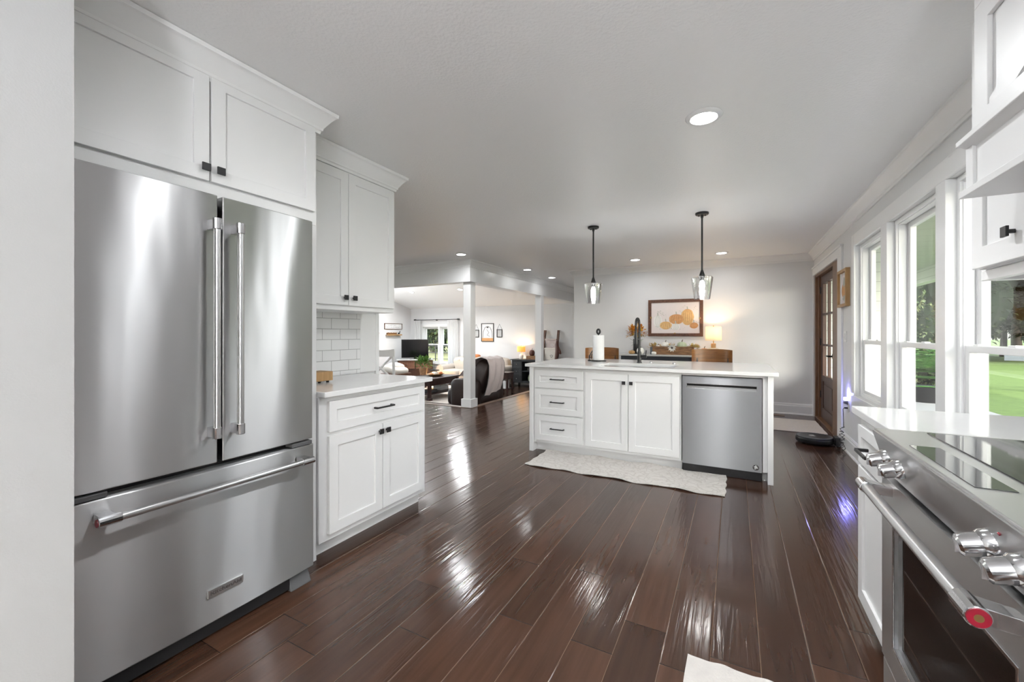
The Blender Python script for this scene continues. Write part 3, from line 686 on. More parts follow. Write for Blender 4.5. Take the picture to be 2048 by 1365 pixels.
# ------------------------------------------------------------------ island
fi = fmy(4.005)
t = root('island_cabinet', 'white kitchen island cabinet with three drawers and two sink doors', 'kitchen island', (-.8, 4.4, 0))
part('carcass', MB().box(-1.863, -1.21, 4.005, 4.60, .09, .884).box(-.49, -.418, 4.005, 4.60, .09, .884).box(-1.21, -.49, 4.005, 4.60, .09, .66).box(-1.21, -.49, 4.005, 4.09, .66, .884).box(-1.21, -.49, 4.52, 4.60, .66, .884), M['white'], t)
part('toe_kick', MB().box(-1.863, -.418, 4.07, 4.60, 0, .09), M['white'], t)
part('end_panel', MB().box(-1.905, -1.863, 3.972, 4.62, 0, .884), M['white'], t, bev=.002)
part('end_panel', MB().box(.238, .278, 3.972, 4.62, 0, .884), M['white'], t, bev=.002)
part('filler_strip', MB().box(.205, .238, 3.995, 4.60, .09, .884).box(-.418, .205, 4.0, 4.05, .862, .884).box(.205, .238, 4.07, 4.6, 0, .09), M['white'], t, bev=.001)
part('back_panel', MB().box(-1.905, .278, 4.62, 4.645, 0, .884), M['white'], t)
for z0, z1 in ((.668, .853), (.398, .656), (.122, .386)):
    dr = part('drawer', MB(fi).shaker(-1.852, -1.326, z0, z1, r=.062), M['white'], t, bev=.0015)
    pull(fi, -1.593, (z0+z1)/2, .02, .15, dr)
door_front(fi, -1.302, -.886, .12, .842, t, (-.921, .764), r=.062)
door_front(fi, -.880, -.432, .12, .842, t, (-.853, .764), r=.062)
mb = MB()
sx0, sx1, sy0, sy1 = -1.20, -.50, 4.10, 4.50
mb.ring(-1.945, .312, 3.945, 5.14, .1, .884, .914)
mb = MB(lambda u, d, z: (u, z, d))
o = [(-1.945, 3.945), (.312, 3.945), (.312, 5.14), (-1.945, 5.14)]; i = [(sx0, sy0), (sx1, sy0), (sx1, sy1), (sx0, sy1)]
def slab_hole(mb, o, i, z0, z1):
    O0 = [mb.bm.verts.new((*p, z0)) for p in o]; O1 = [mb.bm.verts.new((*p, z1)) for p in o]
    I0 = [mb.bm.verts.new((*p, z0)) for p in i]; I1 = [mb.bm.verts.new((*p, z1)) for p in i]
    for k in range(4):
        j = (k+1) % 4
        for q in ((O0[k], O0[j], I0[j], I0[k]), (O1[k], I1[k], I1[j], O1[j]), (O0[k], O1[k], O1[j], O0[j]), (I0[k], I0[j], I1[j], I1[k])): mb.bm.faces.new(q)
    return mb
o = part('countertop', slab_hole(MB(), o, i, .884, .914), M['quartz'], bev=.003); setp(o, 'long white quartz countertop on the island holding the sink', 'countertop')
mb = MB()
a, b, c, d = sx0-.01, sx1+.01, sy0-.01, sy1+.01; z0, z1 = .70, .8835
for q in (((a, c), (b, c)), ((b, c), (b, d)), ((b, d), (a, d)), ((a, d), (a, c))):
    (x0, y0), (x1, y1) = q
    mb.bm.faces.new([mb.bm.verts.new(p) for p in ((x0, y0, z0), (x1, y1, z0), (x1, y1, z1), (x0, y0, z1))])
mb.bm.faces.new([mb.bm.verts.new(p) for p in ((a, c, z0), (b, c, z0), (b, d, z0), (a, d, z0))])
bmesh.ops.remove_doubles(mb.bm, verts=mb.bm.verts[:], dist=1e-4)
o = part('sink', mb, M['sinkw'], None); setp(o, 'white undermount sink set into the island countertop', 'sink')
sm = o.modifiers.new('solid', 'SOLIDIFY'); sm.thickness = .008; sm.offset = 1
# dishwasher
t = root('dishwasher', 'stainless dishwasher with pocket handle built into the island end', 'dishwasher', (-.1, 4.3, 0))
fd = fmy(4.0)
part('tub', MB().box(-.411, .2, 4.02, 4.58, .085, .858), M['gap'], t)
mb = MB(fd)
wall_cells(mb, -.409, .199, .086, .856, -.02, .018, [(-.373, .162, .752, .792)])
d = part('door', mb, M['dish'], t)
part('handle_pocket', MB(fd).box(-.373, .162, -.02, -.012, .752, .792), M['gap'], d)
part('handle_lip', MB(fd).hexa([(-.373, -.012, .752), (.162, -.012, .752), (.162, .020, .752), (-.373, .020, .752), (-.373, -.004, .772), (.162, -.004, .772), (.162, .006, .774), (-.373, .006, .774)]).box(-.375, .164, .010, .021, .789, .794), M['chrome'], d, bev=.001)
part('kick_plate', MB().box(-.408, .199, 4.03, 4.05, .004, .085), M['blackplastic'], t)
part('badge', MB().cyl((.155, 3.982, .125), (.155, 3.9805, .125), .023, n=28), M['ink'], d)
part('badge_print', MB(fmy(3.9805)).box(.141, .166, 0, .0006, .128, .134).box(.146, .170, 0, .0006, .120, .125).box(.143, .156, 0, .0006, .112, .116).ring(.150, .160, .136, .143, .003, 0, .0006), M['platew'], d)
# faucet
t = root('kitchen_faucet', 'tall matte black spring spout faucet behind the island sink', 'faucet', (-.905, 4.62, .914))
fx, fy = -.905, 4.62
part('base', MB().lathe([(0, 0), (.027, 0), (.027, .008), (.021, .014), (.020, .11), (.017, .125), (0, .125)], (fx, fy, .914)), M['black'], t, smooth=True)
part('riser', MB().cyl((fx, fy, 1.03), (fx, fy, 1.245), .0135, n=16), M['black'], t, smooth=True)
arc = [(fx, fy, 1.245)]+[(fx, fy-.085+.085*math.cos(a), 1.30+.085*math.sin(a)) for a in [PI*k/14 for k in range(15)]]+[(fx, fy-.172, 1.24)]
part('hose', MB().tube(arc, .007, 10), M['black'], t, smooth=True)
mb = MB(); pts = []
from mathutils import Quaternion
cum = [0]
for p, q in zip(arc, arc[1:]): cum.append(cum[-1]+(Vector(q)-Vector(p)).length)
tot = cum[-1]; NT = 26
for k in range(NT*10+1):
    sL = tot*k/(NT*10); j = max(i for i in range(len(cum)) if cum[i] <= sL+1e-9); j = min(j, len(arc)-2)
    A, B = Vector(arc[j]), Vector(arc[j+1]); c = A.lerp(B, (sL-cum[j])/(cum[j+1]-cum[j])); tg = (B-A).normalized()
    n1 = Vector((1, 0, 0)); n2 = tg.cross(n1); an = 2*PI*k/10
    pts.append(tuple(c+(n1*math.cos(an)+n2*math.sin(an))*.0135))
part('spring', mb.tube(pts, .0028, 5), M['black'], t, smooth=True)
part('spray_head', MB().cyl((fx, fy-.172, 1.25), (fx, fy-.174, 1.12), .014, .019, n=16).cyl((fx, fy-.02, 1.17), (fx, fy-.165, 1.17), .006, n=8), M['black'], t, smooth=True)
part('lever', MB().cyl((fx+.015, fy, .985), (fx+.075, fy, .985), .018, n=16).tube([(fx+.065, fy, .985), (fx+.07, fy, 1.02), (fx+.072, fy, 1.05)], .005), M['black'], t, smooth=True)
for x in (-.80, -.56):
    o = part('deck_button', MB().lathe([(0, 0), (.016, 0), (.016, .006), (.012, .012), (0, .013)], (x, 4.70 if x < -.7 else 4.66, .914), n=20), M['chrome'], smooth=True)
    setp(o, 'small round chrome button on the island %s' % ('just right of the faucet' if x < -.7 else 'nearer the dishwasher end'), 'button', 'chrome deck buttons behind the sink')
# paper towel
t = root('paper_towel_holder', 'black paper towel holder with ring top on the island', 'paper towel holder', (-1.36, 4.62, .914))
px, py = -1.365, 4.66
part('base', MB().lathe([(0, 0), (.088, 0), (.088, .010), (.08, .016), (0, .016)], (px, py, .914), n=36), M['black'], t, smooth=True)
part('post', MB().cyl((px, py, .92), (px, py, 1.235), .008, n=12), M['black'], t, smooth=True)
part('ring', MB().tube([(px+.017*math.cos(a), py, 1.252+.025*math.sin(a)) for a in [2*PI*k/24 for k in range(24)]], .011, 8, True), M['black'], t, smooth=True)
part('tension_arm', MB().tube([(px-.105, py-.01, .925), (px-.105, py-.01, .97), (px-.075, py-.01, 1.02), (px-.07, py-.01, 1.035)], .006).tube([(px-.105, py-.01, .97), (px-.08, py-.01, .94), (px-.072, py-.01, 1.0)], .006).box(px-.118, px-.05, py-.02, py+.02, .914, .93), M['black'], t, smooth=True)
o = part('paper_towel_roll', MB().lathe([(.018, .93), (.062, .93), (.064, .935), (.064, 1.205), (.062, 1.21), (.018, 1.21), (.018, .93)], (px, py, 0), n=40), M['paper'], smooth=True)
setp(o, 'white paper towel roll standing on the black holder', 'paper towel roll')

# ------------------------------------------------------------------ right side: range, counter, cabinets, hood
t = root('range_oven', 'stainless slide in range with black oven window and red medallion handle', 'oven range', (.7, 1.37, 0))
y0, y1 = .90, 1.752
part('body', MB().box(.47, 1.03, y0+.004, y1-.004, .06, .895), M['gap'], t)
ox = .42
d = part('oven_door', wall_cells(MB(fmx(.465)), y0, y1, .205, .777, 0, .045, [(y0+.12, y1-.115, .29, .665)]), M['steel'], t)
part('oven_window', MB(fmx(.46)).box(y0+.115, y1-.11, 0, .030, .285, .67), M['bglass'], d)
part('window_trim', MB(fmx(.4205)).ring(y0+.113, y1-.108, .283, .672, .008, 0, .003), M['chrome'], d, bev=.001)
part('warming_drawer', MB(fmx(.465)).box(y0, y1, 0, .042, .06, .195), M['steel'], t, bev=.004)
hx, hz = .358, .757
h = part('handle', MB().cyl((hx, 1.03, hz), (hx, y1-.10, hz), .0145, n=24), M['steel'], d, smooth=True)
for yy, s in ((1.008, -1), (y1-.085, 1)):
    part('handle_bracket', MB().cyl((hx, yy-.03, hz), (hx, yy+.03, hz), .0185, n=24).hexa([(hx, yy-.02, hz-.016), (ox+.02, yy-.02, hz-.022), (ox+.02, yy+.02, hz-.022), (hx, yy+.02, hz-.016), (hx, yy-.02, hz+.016), (ox+.02, yy-.02, hz+.004), (ox+.02, yy+.02, hz+.004), (hx, yy+.02, hz+.016)]), M['chrome'], h, bev=.002)
ye = .978
part('medallion', MB().lathe([(.0065, 0), (.0155, 0), (.0155, .002), (.0065, .002), (.0065, 0)], n=28), M['red'], h)
md = h.children[-1]; me = md.data
me.transform(Matrix.Translation(WL[h])); me.transform(Matrix.Translation((hx, ye, hz)) @ Matrix.Rotation(PI/2, 4, 'X')); me.transform(Matrix.Translation(-WL[h]))
part('medallion_centre', MB().cyl((hx, ye, hz), (hx, ye-.0025, hz), .0065, n=20), M['gold'], h)
# sloped control panel + top
part('control_panel', MB().prism([(.395, .918), (.398, .905), (.432, .786), (.47, .786), (.47, .918)], lambda p, q, yy: (p, yy, q), y0, y1), M['steel'], t, bev=.002)
top = part('cooktop', MB().box(.400, 1.0, y0, y1, .912, .924), M['steel'], t, bev=.002)
part('display_glass', MB().box(.421, .482, 1.165, 1.517, .9235, .9255), M['cookglass'], top)
part('cooktop_glass', MB().box(.518, .985, y0+.02, y1-.03, .9235, .927), M['cookglass'], top, bev=.001)
nx, nz = -math.cos(math.atan2(.034, .119)), -math.sin(math.atan2(.034, .119))
nx, nz = -.9615, -.2747
for yy in (1.672, 1.556, 1.082, .984):
    c = Vector((.4145, yy, .848)); n3 = Vector((nx, 0, nz))
    g = lambda r, z: tuple(c+n3*z)
    kb = part('knob', MB().tube([g(0, .016), g(0, .040), g(0, .046), g(0, .050)], [.0215, .0205, .0195, .014], 28), M['chrome'], t, smooth=30)
    part('knob_bezel', MB().tube([g(0, -.004), g(0, .012), g(0, .018)], [.027, .026, .022], 28), M['chrome'], kb, smooth=30)
    e = c+n3*.050
    part('knob_grip', MB().box(e.x-.003, e.x+.004, yy-.0025, yy+.0025, e.z-.013, e.z+.013), M['steel'], kb, bev=.001)
part('indicator_light', MB().cyl((.4045, 1.033, .884), (.402, 1.033, .883), .0028, n=12), M['red'], t)
# counter + base cabinet on the right
o = part('countertop', MB().box(.452, WX-.002, 1.756, 2.315, .884, .914).box(1.002, WX-.002, .3, 1.756, .884, .914), M['quartz'], bev=.003)
setp(o, 'white quartz countertop beside and behind the stainless range', 'countertop')
t = root('base_cabinet', 'narrow white base cabinet with black drawer pull between range and window wall', 'cabinet', (.75, 2.03, 0))
fr = fmx(.478)
part('carcass', MB().box(.478, WX-.02, 1.757, 2.283, .1, .884), M['white'], t, bev=.002)
part('toe_kick', MB().box(.54, WX-.03, 1.757, 2.283, 0, .1), M['white'], t)
dr = part('drawer', MB(fr).shaker(1.775, 2.235, .695, .850, r=.045), M['white'], t, bev=.0015)
mb = MB(fr).box(1.96, 2.09, .052, .062, .768, .778)
for e in (1.96, 2.09): mb.box(e-.006, e+.006, .018, .06, .767, .779)
part('pull_handle', mb, M['black'], dr, bev=.001)
door_front(fr, 1.775, 2.235, .125, .68, t, None)
# hood
HX = .613
t = root('range_hood', 'white wooden range hood with mantel ledge and diagonal bracing over range', 'range hood', (.8, 1.37, 1.64))
fh = fmx(HX)
h0, h1 = .93, 1.70
part('upper_box', MB().box(HX+.012, WX-.002, h0, h1, 1.80, CZ-.001), M['white'], t)
mb = MB(fh).ring(h0, h1, 1.80, 2.165, .072, -.012, 0, .06).box(h0, h1, -.012, 0, 2.165, CZ-.08)
part('face_frame', mb, M['white'], t, bev=.0015)
L0, L1, Z0, Z1 = h0+.072, h1-.072, 1.872, CZ-.172
def brace(u0, z0, u1, z1, w=.035):
    dx, dz = u1-u0, z1-z0; L = math.hypot(dx, dz); nx, nz = -dz/L*w, dx/L*w
    return MB(fh).prism([(u0+nx, z0+nz), (u0-nx, z0-nz), (u1-nx, z1-nz), (u1+nx, z1+nz)], lambda p, q, d: (p, d, q), -.012, -.003)
part('diagonal_brace', brace(L1+.012, 1.838, L0-.012, 2.108, .03), M['white'], t, bev=.001)
part('mantel_ledge', MB().box(HX-.022, WX-.002, h0-.055, h1+.05, 1.79, 1.806).prism([(HX-.018, 1.79), (HX+.012, 1.775), (HX+.012, 1.79)], lambda p, q, yy: (p, yy, q), h0-.05, h1+.045), M['white'], t, bev=.002)
part('apron', MB().box(HX+.008, WX-.002, h0-.04, h1+.045, 1.655, 1.785).box(HX, HX+.02, h1+.01, h1+.05, 1.655, 1.785), M['white'], t, bev=.0015)
part('lower_ledge', MB(lambda u, d, z: (u, z, d)).ring(HX-.015, WX-.002, h0-.05, h1+.05, .11, 1.635, 1.655), M['white'], t, bev=.0015)
part('crown_molding', MB().sweep(cz(CZ-.002, .95), [(WX-.002, h1), (HX, h1), (HX, h0), (WX-.002, h0)], 1), M['trim'], t, smooth=20)
part('liner_insert', MB().box(HX+.10, WX-.12, h0+.06, h1-.06, 1.645, 1.66), M['steel'], t)
# upper cabinet between hood and windows
t = root('wall_cabinet', 'narrow white upper cabinet with square black knob right of the windows', 'cabinet', (.9, 1.9, 1.42))
fw = fmx(.76)
part('carcass', MB().box(.76, WX-.002, 1.757, 2.07, 1.452, CZ-.09), M['white'], t, bev=.0015)
door_front(fw, 1.765, 2.068, 1.455, 2.32, t, (1.81, 1.537), r=.07)
part('light_rail', MB().box(.775, .80, 1.757, 2.10, 1.415, 1.452).box(.80, WX-.002, 2.06, 2.10, 1.415, 1.452), M['white'], t, bev=.003)

# ------------------------------------------------------------------ rugs
def rug(name, label, x0, x1, y0, y1, m, seed, amp=.006, nx=60, ny=24, wav=.006, z0=.001, cat='rug', fringe=0):
    rr = random.Random(seed); ph = [rr.uniform(0, 6.28) for _ in range(8)]
    def g(a, b):
        x = x0+(x1-x0)*a; y = y0+(y1-y0)*b
        e = min(1, min(a, 1-a)*nx/2)*1
        edge = max(0, 1-min(b, 1-b)*7)
        z = z0+.006+amp*edge*(.5+.5*math.sin(a*31+ph[0]+(3 if b > .5 else 0))*math.sin(a*13+ph[1]))
        y += wav*math.sin(a*24+ph[2])*(1 if b < .5 else -1)*(1-4*(b-.5)**2 < .9)
        return (x+wav*.4*math.sin(b*20+ph[3]), y, z)
    mb = MB().grid(g, nx, ny, (0, 0, -.006))
    o = part(name, mb, m, smooth=True); return setp(o, label, cat)
def relief_mat():
    m, n, l, p = nt('off white relief cotton')
    tc = n.new('ShaderNodeTexCoord')
    vo = n.new('ShaderNodeTexVoronoi'); vo.feature = 'DISTANCE_TO_EDGE'; vo.inputs['Scale'].default_value = 15
    no = n.new('ShaderNodeTexNoise'); no.inputs['Scale'].default_value = 5
    ad = n.new('ShaderNodeVectorMath'); ad.operation = 'ADD'; sc = n.new('ShaderNodeVectorMath'); sc.operation = 'SCALE'; sc.inputs['Scale'].default_value = .3
    l.new(tc.outputs['Object'], no.inputs['Vector']); l.new(no.outputs['Color'], sc.inputs[0]); l.new(tc.outputs['Object'], ad.inputs[0]); l.new(sc.outputs[0], ad.inputs[1]); l.new(ad.outputs[0], vo.inputs['Vector'])
    cr = n.new('ShaderNodeValToRGB'); cr.color_ramp.elements[0].position = .02; cr.color_ramp.elements[1].position = .12
    cr.color_ramp.elements[0].color = (.60, .56, .525, 1); cr.color_ramp.elements[1].color = (.70, .665, .63, 1)
    l.new(vo.outputs['Distance'], cr.inputs[0]); l.new(cr.outputs[0], p.inputs['Base Color'])
    b = n.new('ShaderNodeBump'); b.inputs['Strength'].default_value = .8; b.inputs['Distance'].default_value = .012
    n2 = n.new('ShaderNodeTexNoise'); n2.inputs['Scale'].default_value = 160; l.new(tc.outputs['Object'], n2.inputs['Vector'])
    mm = n.new('ShaderNodeMath'); mm.operation = 'MULTIPLY_ADD'; mm.inputs[1].default_value = .25; l.new(n2.outputs['Fac'], mm.inputs[0]); l.new(vo.outputs['Distance'], mm.inputs[2])
    l.new(mm.outputs[0], b.inputs['Height']); l.new(b.outputs[0], p.inputs['Normal']); p.inputs['Roughness'].default_value = .95
    return m
M['relief'] = relief_mat()
rug('kitchen_runner', 'off white textured runner with wavy edges on floor before the sink', -1.735, -.06, 3.515, 4.055, M['relief'], 3, .012, 90, 24, .012)
rug('kitchen_mat', 'cream textured mat on the floor in front of the range', -.158, .34, .55, 1.722, M['rugw'], 5, .004, 40, 60, .003)
rug('door_mat', 'beige woven mat lying inside the wooden entry door', -.15, 1.0, 6.27, 7.16, M['mat_b'], 9, .002, 60, 30, .004)
rug('living_rug', 'cream area rug under the coffee table in the sunken living room', -8.2, -5.5, 7.35, 10.0, M['rugc'], 11, .001, 20, 20, .0, SF+.001)

# ------------------------------------------------------------------ stools, sideboard and decor
def stool(x, y, rz, label):
    t = root('bar_stool', label, 'bar stool', (0, 0, 0), 'bent wood stools behind the island')
    part('seat', MB().blob((0, 0, .67), (.2, .19, .03), pw=.6), M['stoolwood'], t, smooth=True)
    def g(a, b):
        an = math.radians(-68+136*a); r = .225
        return (r*math.sin(an), .03+r*math.cos(an)*.8, .905+.135*b+.02*math.cos(an)*(1 if b > .5 else -1)*.6)
    part('backrest', MB().grid(g, 24, 4, (0, .012, 0)), M['stoolwood'], t, smooth=True)
    for s in (-1, 1):
        part('back_post', MB().cyl((s*.15, .14, .67), (s*.165, .165, .95), .011, n=10), M['black'], t, smooth=True)
        for q in (-1, 1): part('leg', MB().cyl((s*.14, q*.13, .66), (s*.2, q*.19, 0), .013, n=10), M['black'], t, smooth=True)
    part('foot_ring', MB().tube([(.185*math.cos(a), .175*math.sin(a), .22) for a in [2*PI*k/24 for k in range(24)]], .008, 8, True), M['black'], t, smooth=True)
    t.location = (x, y, 0); t.rotation_euler = (0, 0, rz)
stool(-1.47, 5.13, math.radians(10), 'amber bent wood bar stool whose back shows behind the paper towels')
stool(-.235, 5.13, math.radians(-4), 'amber bent wood bar stool whose back shows before the table lamp')
t = root('sideboard', 'dark navy sideboard with pale top against the back wall', 'sideboard', (-.95, 7.35, 0))
part('top', MB().box(-1.74, -.14, 7.10, 7.59, .858, .882), M['stonetop'], t, bev=.004)
part('cabinet_body', MB().box(-1.70, -.18, 7.13, 7.585, .14, .857), M['navy'], t, bev=.004)
for k in range(4): part('door', MB(fmy(7.13)).shaker(-1.68+.375*k, -1.32+.375*k, .18, .80, t=.016, r=.05), M['navy'], t, bev=.002)
for x in (-1.66, -.22):
    for y in (7.17, 7.54): part('leg', MB().cyl((x, y, 0), (x, y, .15), .018, .026, n=12), M['navy'], t)
SZ = .8825
def pumpkin(name, label, x, y, z, r, h, m, stem=.035, group=None, ribs=10, cat='pumpkin'):
    t = root(name, label, cat, (x, y, z), group)
    prof = [(0, h*.06), (r*.3, h*.01), (r*.7, h*.04), (r*.93, h*.22), (r, h*.48), (r*.9, h*.76), (r*.6, h*.95), (r*.25, h*.99), (0, h*.9)]
    part('pumpkin_body', MB().lathe(prof, (x, y, z), n=50, rib=.13, ribn=ribs), m, t, smooth=60)
    part('stem', MB().tube([(x, y, z+h*.88), (x+.003, y, z+h+stem*.5), (x+.012, y, z+h+stem)], [r*.13, r*.08, r*.09], 8), M['stem'], t, smooth=True)
    return t
def leaves(n, c, spread, l, w, seed, out=1, zs=1):
    rr = random.Random(seed); mb = MB()
    for _ in range(n):
        a = rr.uniform(0, 2*PI); e = rr.uniform(-.3, 1.2); d = Vector((math.cos(a)*math.cos(e), math.sin(a)*math.cos(e), math.sin(e)*zs))
        p = Vector(c)+Vector((d.x*spread[0], d.y*spread[1], d.z*spread[2]))*rr.uniform(.3, 1)
        d2 = (d*out+Vector((rr.uniform(-.6, .6), rr.uniform(-.6, .6), rr.uniform(-.4, .6))))
        mb.leaf(p, d2, l*rr.uniform(.7, 1.3), w*rr.uniform(.7, 1.3))
    return mb
# planter box
t = root('planter_box', 'long rustic wooden box of autumn decor on the sideboard', 'planter box', (-.89, 7.31, SZ))
mb = MB(lambda u, d, z: (u, z, d)); mb.ring(-1.205, -.575, 7.24, 7.38, .014, SZ, SZ+.135); mb.box(-1.2, -.58, SZ+.001, SZ+.012, 7.245, 7.375) if False else None
part('box', mb, M['boxwood'], t, bev=.002)
part('box_bottom', MB().box(-1.2, -.58, 7.245, 7.375, SZ+.001, SZ+.09), M['boxwood'], t)
part('end_plate', MB().box(-1.245, -1.206, 7.25, 7.37, SZ, SZ+.12), M['greywood'], t, bev=.002)
part('foliage', leaves(70, (-1.2, 7.31, SZ+.12), (.09, .06, .04), .05, .028, 1), M['peachleaf'], t, normals=False)
part('foliage', leaves(80, (-.57, 7.31, SZ+.11), (.09, .06, .05), .05, .028, 2), M['peachleaf'], t, normals=False)
part('foliage', leaves(90, (-.98, 7.31, SZ+.125), (.2, .05, .04), .045, .026, 3), M['peachleaf'], t, normals=False)
pumpkin('pumpkin', 'white pumpkin sitting in the wooden box left of the flower', -1.01, 7.31, SZ+.092, .068, .115, M['pwhite'], .03, 'pumpkins in the wooden box')
pumpkin('pumpkin', 'sage green pumpkin sitting in the wooden box right of the flower', -.755, 7.31, SZ+.092, .075, .12, M['pgreen'], .035, 'pumpkins in the wooden box')
pumpkin('pumpkin', 'small pale peach pumpkin at the left end inside the wooden box', -1.13, 7.31, SZ+.092, .045, .065, M['pwhite'], .015, 'pumpkins in the wooden box')
pumpkin('pumpkin', 'tiny white pumpkin on the sideboard before the box left end', -1.175, 7.20, SZ, .04, .05, M['pwhite'], .008)
fl_ = root('fabric_flower', 'white daisy like flower on the front of the wooden box', 'flower', (-.895, 7.22, SZ+.12))
mb = MB(); mb2 = MB()
for k in range(20):
    a = 2*PI*k/10+(.3 if k >= 10 else 0); L = .075 if k < 10 else .055
    mb.leaf((-.895, 7.225, SZ+.115), (math.cos(a), -.35 if k < 10 else -.7, math.sin(a)), L, .035, (0, 1, 0))
part('petals', mb, M['pwhite'], fl_, normals=False)
part('flower_centre', MB().blob((-.895, 7.205, SZ+.115), (.016, .012, .016), 14, 8), M['ink'], fl_, smooth=True)
# vase
t = root('flower_vase', 'dark vase of orange and yellow autumn flowers on the sideboard', 'flower vase', (-1.50, 7.36, SZ))
part('vase', MB().lathe([(0, 0), (.042, 0), (.045, .01), (.045, .255), (.04, .255), (.04, .03), (0, .03)], (-1.50, 7.36, SZ), n=28), M['black'], t, smooth=True)
part('blossoms', leaves(320, (-1.49, 7.36, SZ+.34), (.16, .12, .16), .055, .038, 5), M['autumn'], t, normals=False)
part('stems', leaves(40, (-1.49, 7.36, SZ+.2), (.05, .05, .12), .12, .012, 6), M['green'], t, normals=False)
pumpkin('pumpkin', 'tan wooden pumpkin in front of the dark vase', -1.545, 7.25, SZ, .055, .06, M['tan'], .012)
pumpkin('pumpkin', 'white pumpkin right of the dark vase behind the faucet', -1.40, 7.24, SZ, .062, .11, M['pwhite'], .012)
# lamp
def table_lamp(label, x, y, z, shade_m, r, h, base, power, col):
    t = root('table_lamp', label, 'table lamp', (x, y, z))
    if base == 'stone':
        part('base', MB().lathe([(0, 0), (.06, 0), (.088, .03), (.1, .07), (.09, .10), (.05, .118), (0, .12)], (x, y, z), n=36), M['stone'], t, smooth=True)
        part('neck', MB().lathe([(0, .115), (.032, .115), (.036, .125), (.036, .185), (.03, .19), (0, .19)], (x, y, z), n=24), M['oak'], t, smooth=True)
        z0 = .235
    else:
        part('base', MB().lathe([(0, 0), (.055, 0), (.06, .01), (.06, .11), (.05, .125), (.025, .14), (.02, .17), (0, .175)], (x, y, z), n=30), M['platew'], t, smooth=True)
        z0 = .205
    part('shade', MB().lathe([(r, z0), (r*.97, z0+h), (r*.965, z0+h), (r*.995, z0)], (x, y, z), n=40), shade_m, t, smooth=True)
    part('stem', MB().cyl((x, y, z+.17), (x, y, z+z0+h*.45), .007, n=8).cyl((x, y, z+z0+h), (x, y, z+z0+h+.02), .008, n=8).cyl((x-r*.96, y, z+z0+h-.005), (x+r*.96, y, z+z0+h-.005), .002, n=6), M['gold'], t)
    part('bulb', MB().blob((x, y, z+z0+h*.55), (.025, .025, .035), 12, 8), M['linen'], t, smooth=True)
    lamp('lamp_glow', 'POINT', (x, y, z+z0+h*.72), power, col, .03, parent=t)
table_lamp('lit table lamp with white drum shade and stone base on the sideboard', -.295, 7.36, SZ, M['linen'], .118, .22, 'stone', 5, (1, .72, .42))
pumpkin('pumpkin', 'bright orange pumpkin on the sideboard in front of the lamp', -.42, 7.22, SZ, .062, .115, M['porange'], .03)
pumpkin('pumpkin', 'flat white pumpkin on the sideboard right of the lamp base', -.215, 7.22, SZ, .075, .08, M['pwhite'], .02)
pumpkin('pumpkin', 'small peach pumpkin between the orange and white ones by the lamp', -.325, 7.18, SZ, .035, .045, M['ppeach'], .008)
# framed pumpkin print
t = root('framed_print', 'walnut framed pumpkin watercolour print on the back wall', 'framed picture', (-.895, 7.6, 1.18))
fp = fmy(BY)
part('frame', MB(fp).ring(-1.335, -.458, 1.182, 1.815, .052, .002, .03), M['framewood'], t, bev=.003)
pr = part('print', MB(fp).box(-1.284, -.509, .002, .014, 1.233, 1.764), M['print'], t)
part('corner_pin', MB(fp).box(-1.30, -1.276, .014, .034, 1.49, 1.52).box(-.517, -.493, .014, .034, 1.47, 1.50).box(-.91, -.886, .014, .034, 1.225, 1.243), M['gold'], t)
def blot(nm, cx, cz_, rx, rz, m, dep, lobes=7):
    k = part(nm, MB(fp).prism([(cx+rx*math.cos(a)*(1+.03*math.cos(lobes*a)), cz_+rz*math.sin(a)*(1-.06*max(0, math.sin(a))**6)) for a in [2*PI*i/40 for i in range(40)]], lambda p, q, d: (p, d, q), .013, .0145+dep), m, pr)
    mb = MB(fp)
    for q in (-.66, -.33, 0, .33, .66):
        mb.prism([(cx+rx*q*math.sqrt(max(0, 1-(v*.96)**2))+s*.0022, cz_+rz*.93*v) for s, vs in ((1, [i/8-1 for i in range(17)]), (-1, [1-i/8 for i in range(17)])) for v in vs], lambda p, d_, d: (p, d, d_), .013, .0148+dep)
    part(nm+'_lines', mb, M['ink3'] if m is not M['ink5'] else M['ink6'], pr)
    part(nm+'_stem', MB(fp).prism([(cx-.008, cz_+rz*.92), (cx+.010, cz_+rz*.92), (cx+.004, cz_+rz*.92+.045), (cx-.012, cz_+rz*.92+.05)], lambda p, q, d: (p, d, q), .013, .0148+dep), M['ink6'], pr)
blot('painted_pumpkin', -.70, 1.51, .10, .14, M['ink4'], .0)
blot('painted_pumpkin', -.875, 1.475, .118, .088, M['ink2'], .0005)
blot('painted_pumpkin', -1.045, 1.37, .098, .070, M['ink4'], .001)
blot('painted_pumpkin', -.60, 1.365, .066, .052, M['ink2'], .001)
blot('painted_pumpkin', -.885, 1.345, .066, .058, M['ink5'], .0015)
blot('painted_pumpkin', -1.175, 1.44, .07, .11, M['ink5'], .0)
mb = MB(fp); rr = random.Random(4)
for k in range(46):
    cx, zc = rr.choice(((-1.13, 1.60), (-1.08, 1.56), (-.57, 1.65), (-1.19, 1.335), (-.95, 1.315), (-.78, 1.315), (-.54, 1.44)))
    cx += rr.uniform(-.045, .045); zc += rr.uniform(-.03, .03); a = rr.uniform(0, 6.28); L = rr.uniform(.008, .022)
    dx, dz = math.cos(a)*L, math.sin(a)*L
    mb.prism([(cx, zc), (cx+dx*.5-dz*.25, zc+dz*.5+dx*.25), (cx+dx, zc+dz), (cx+dx*.5+dz*.25, zc+dz*.5-dx*.25)], lambda p, q, d: (p, d, q), .013, .0165)
part('painted_leaves', mb, M['ink6'], pr)
mb = MB(fp)
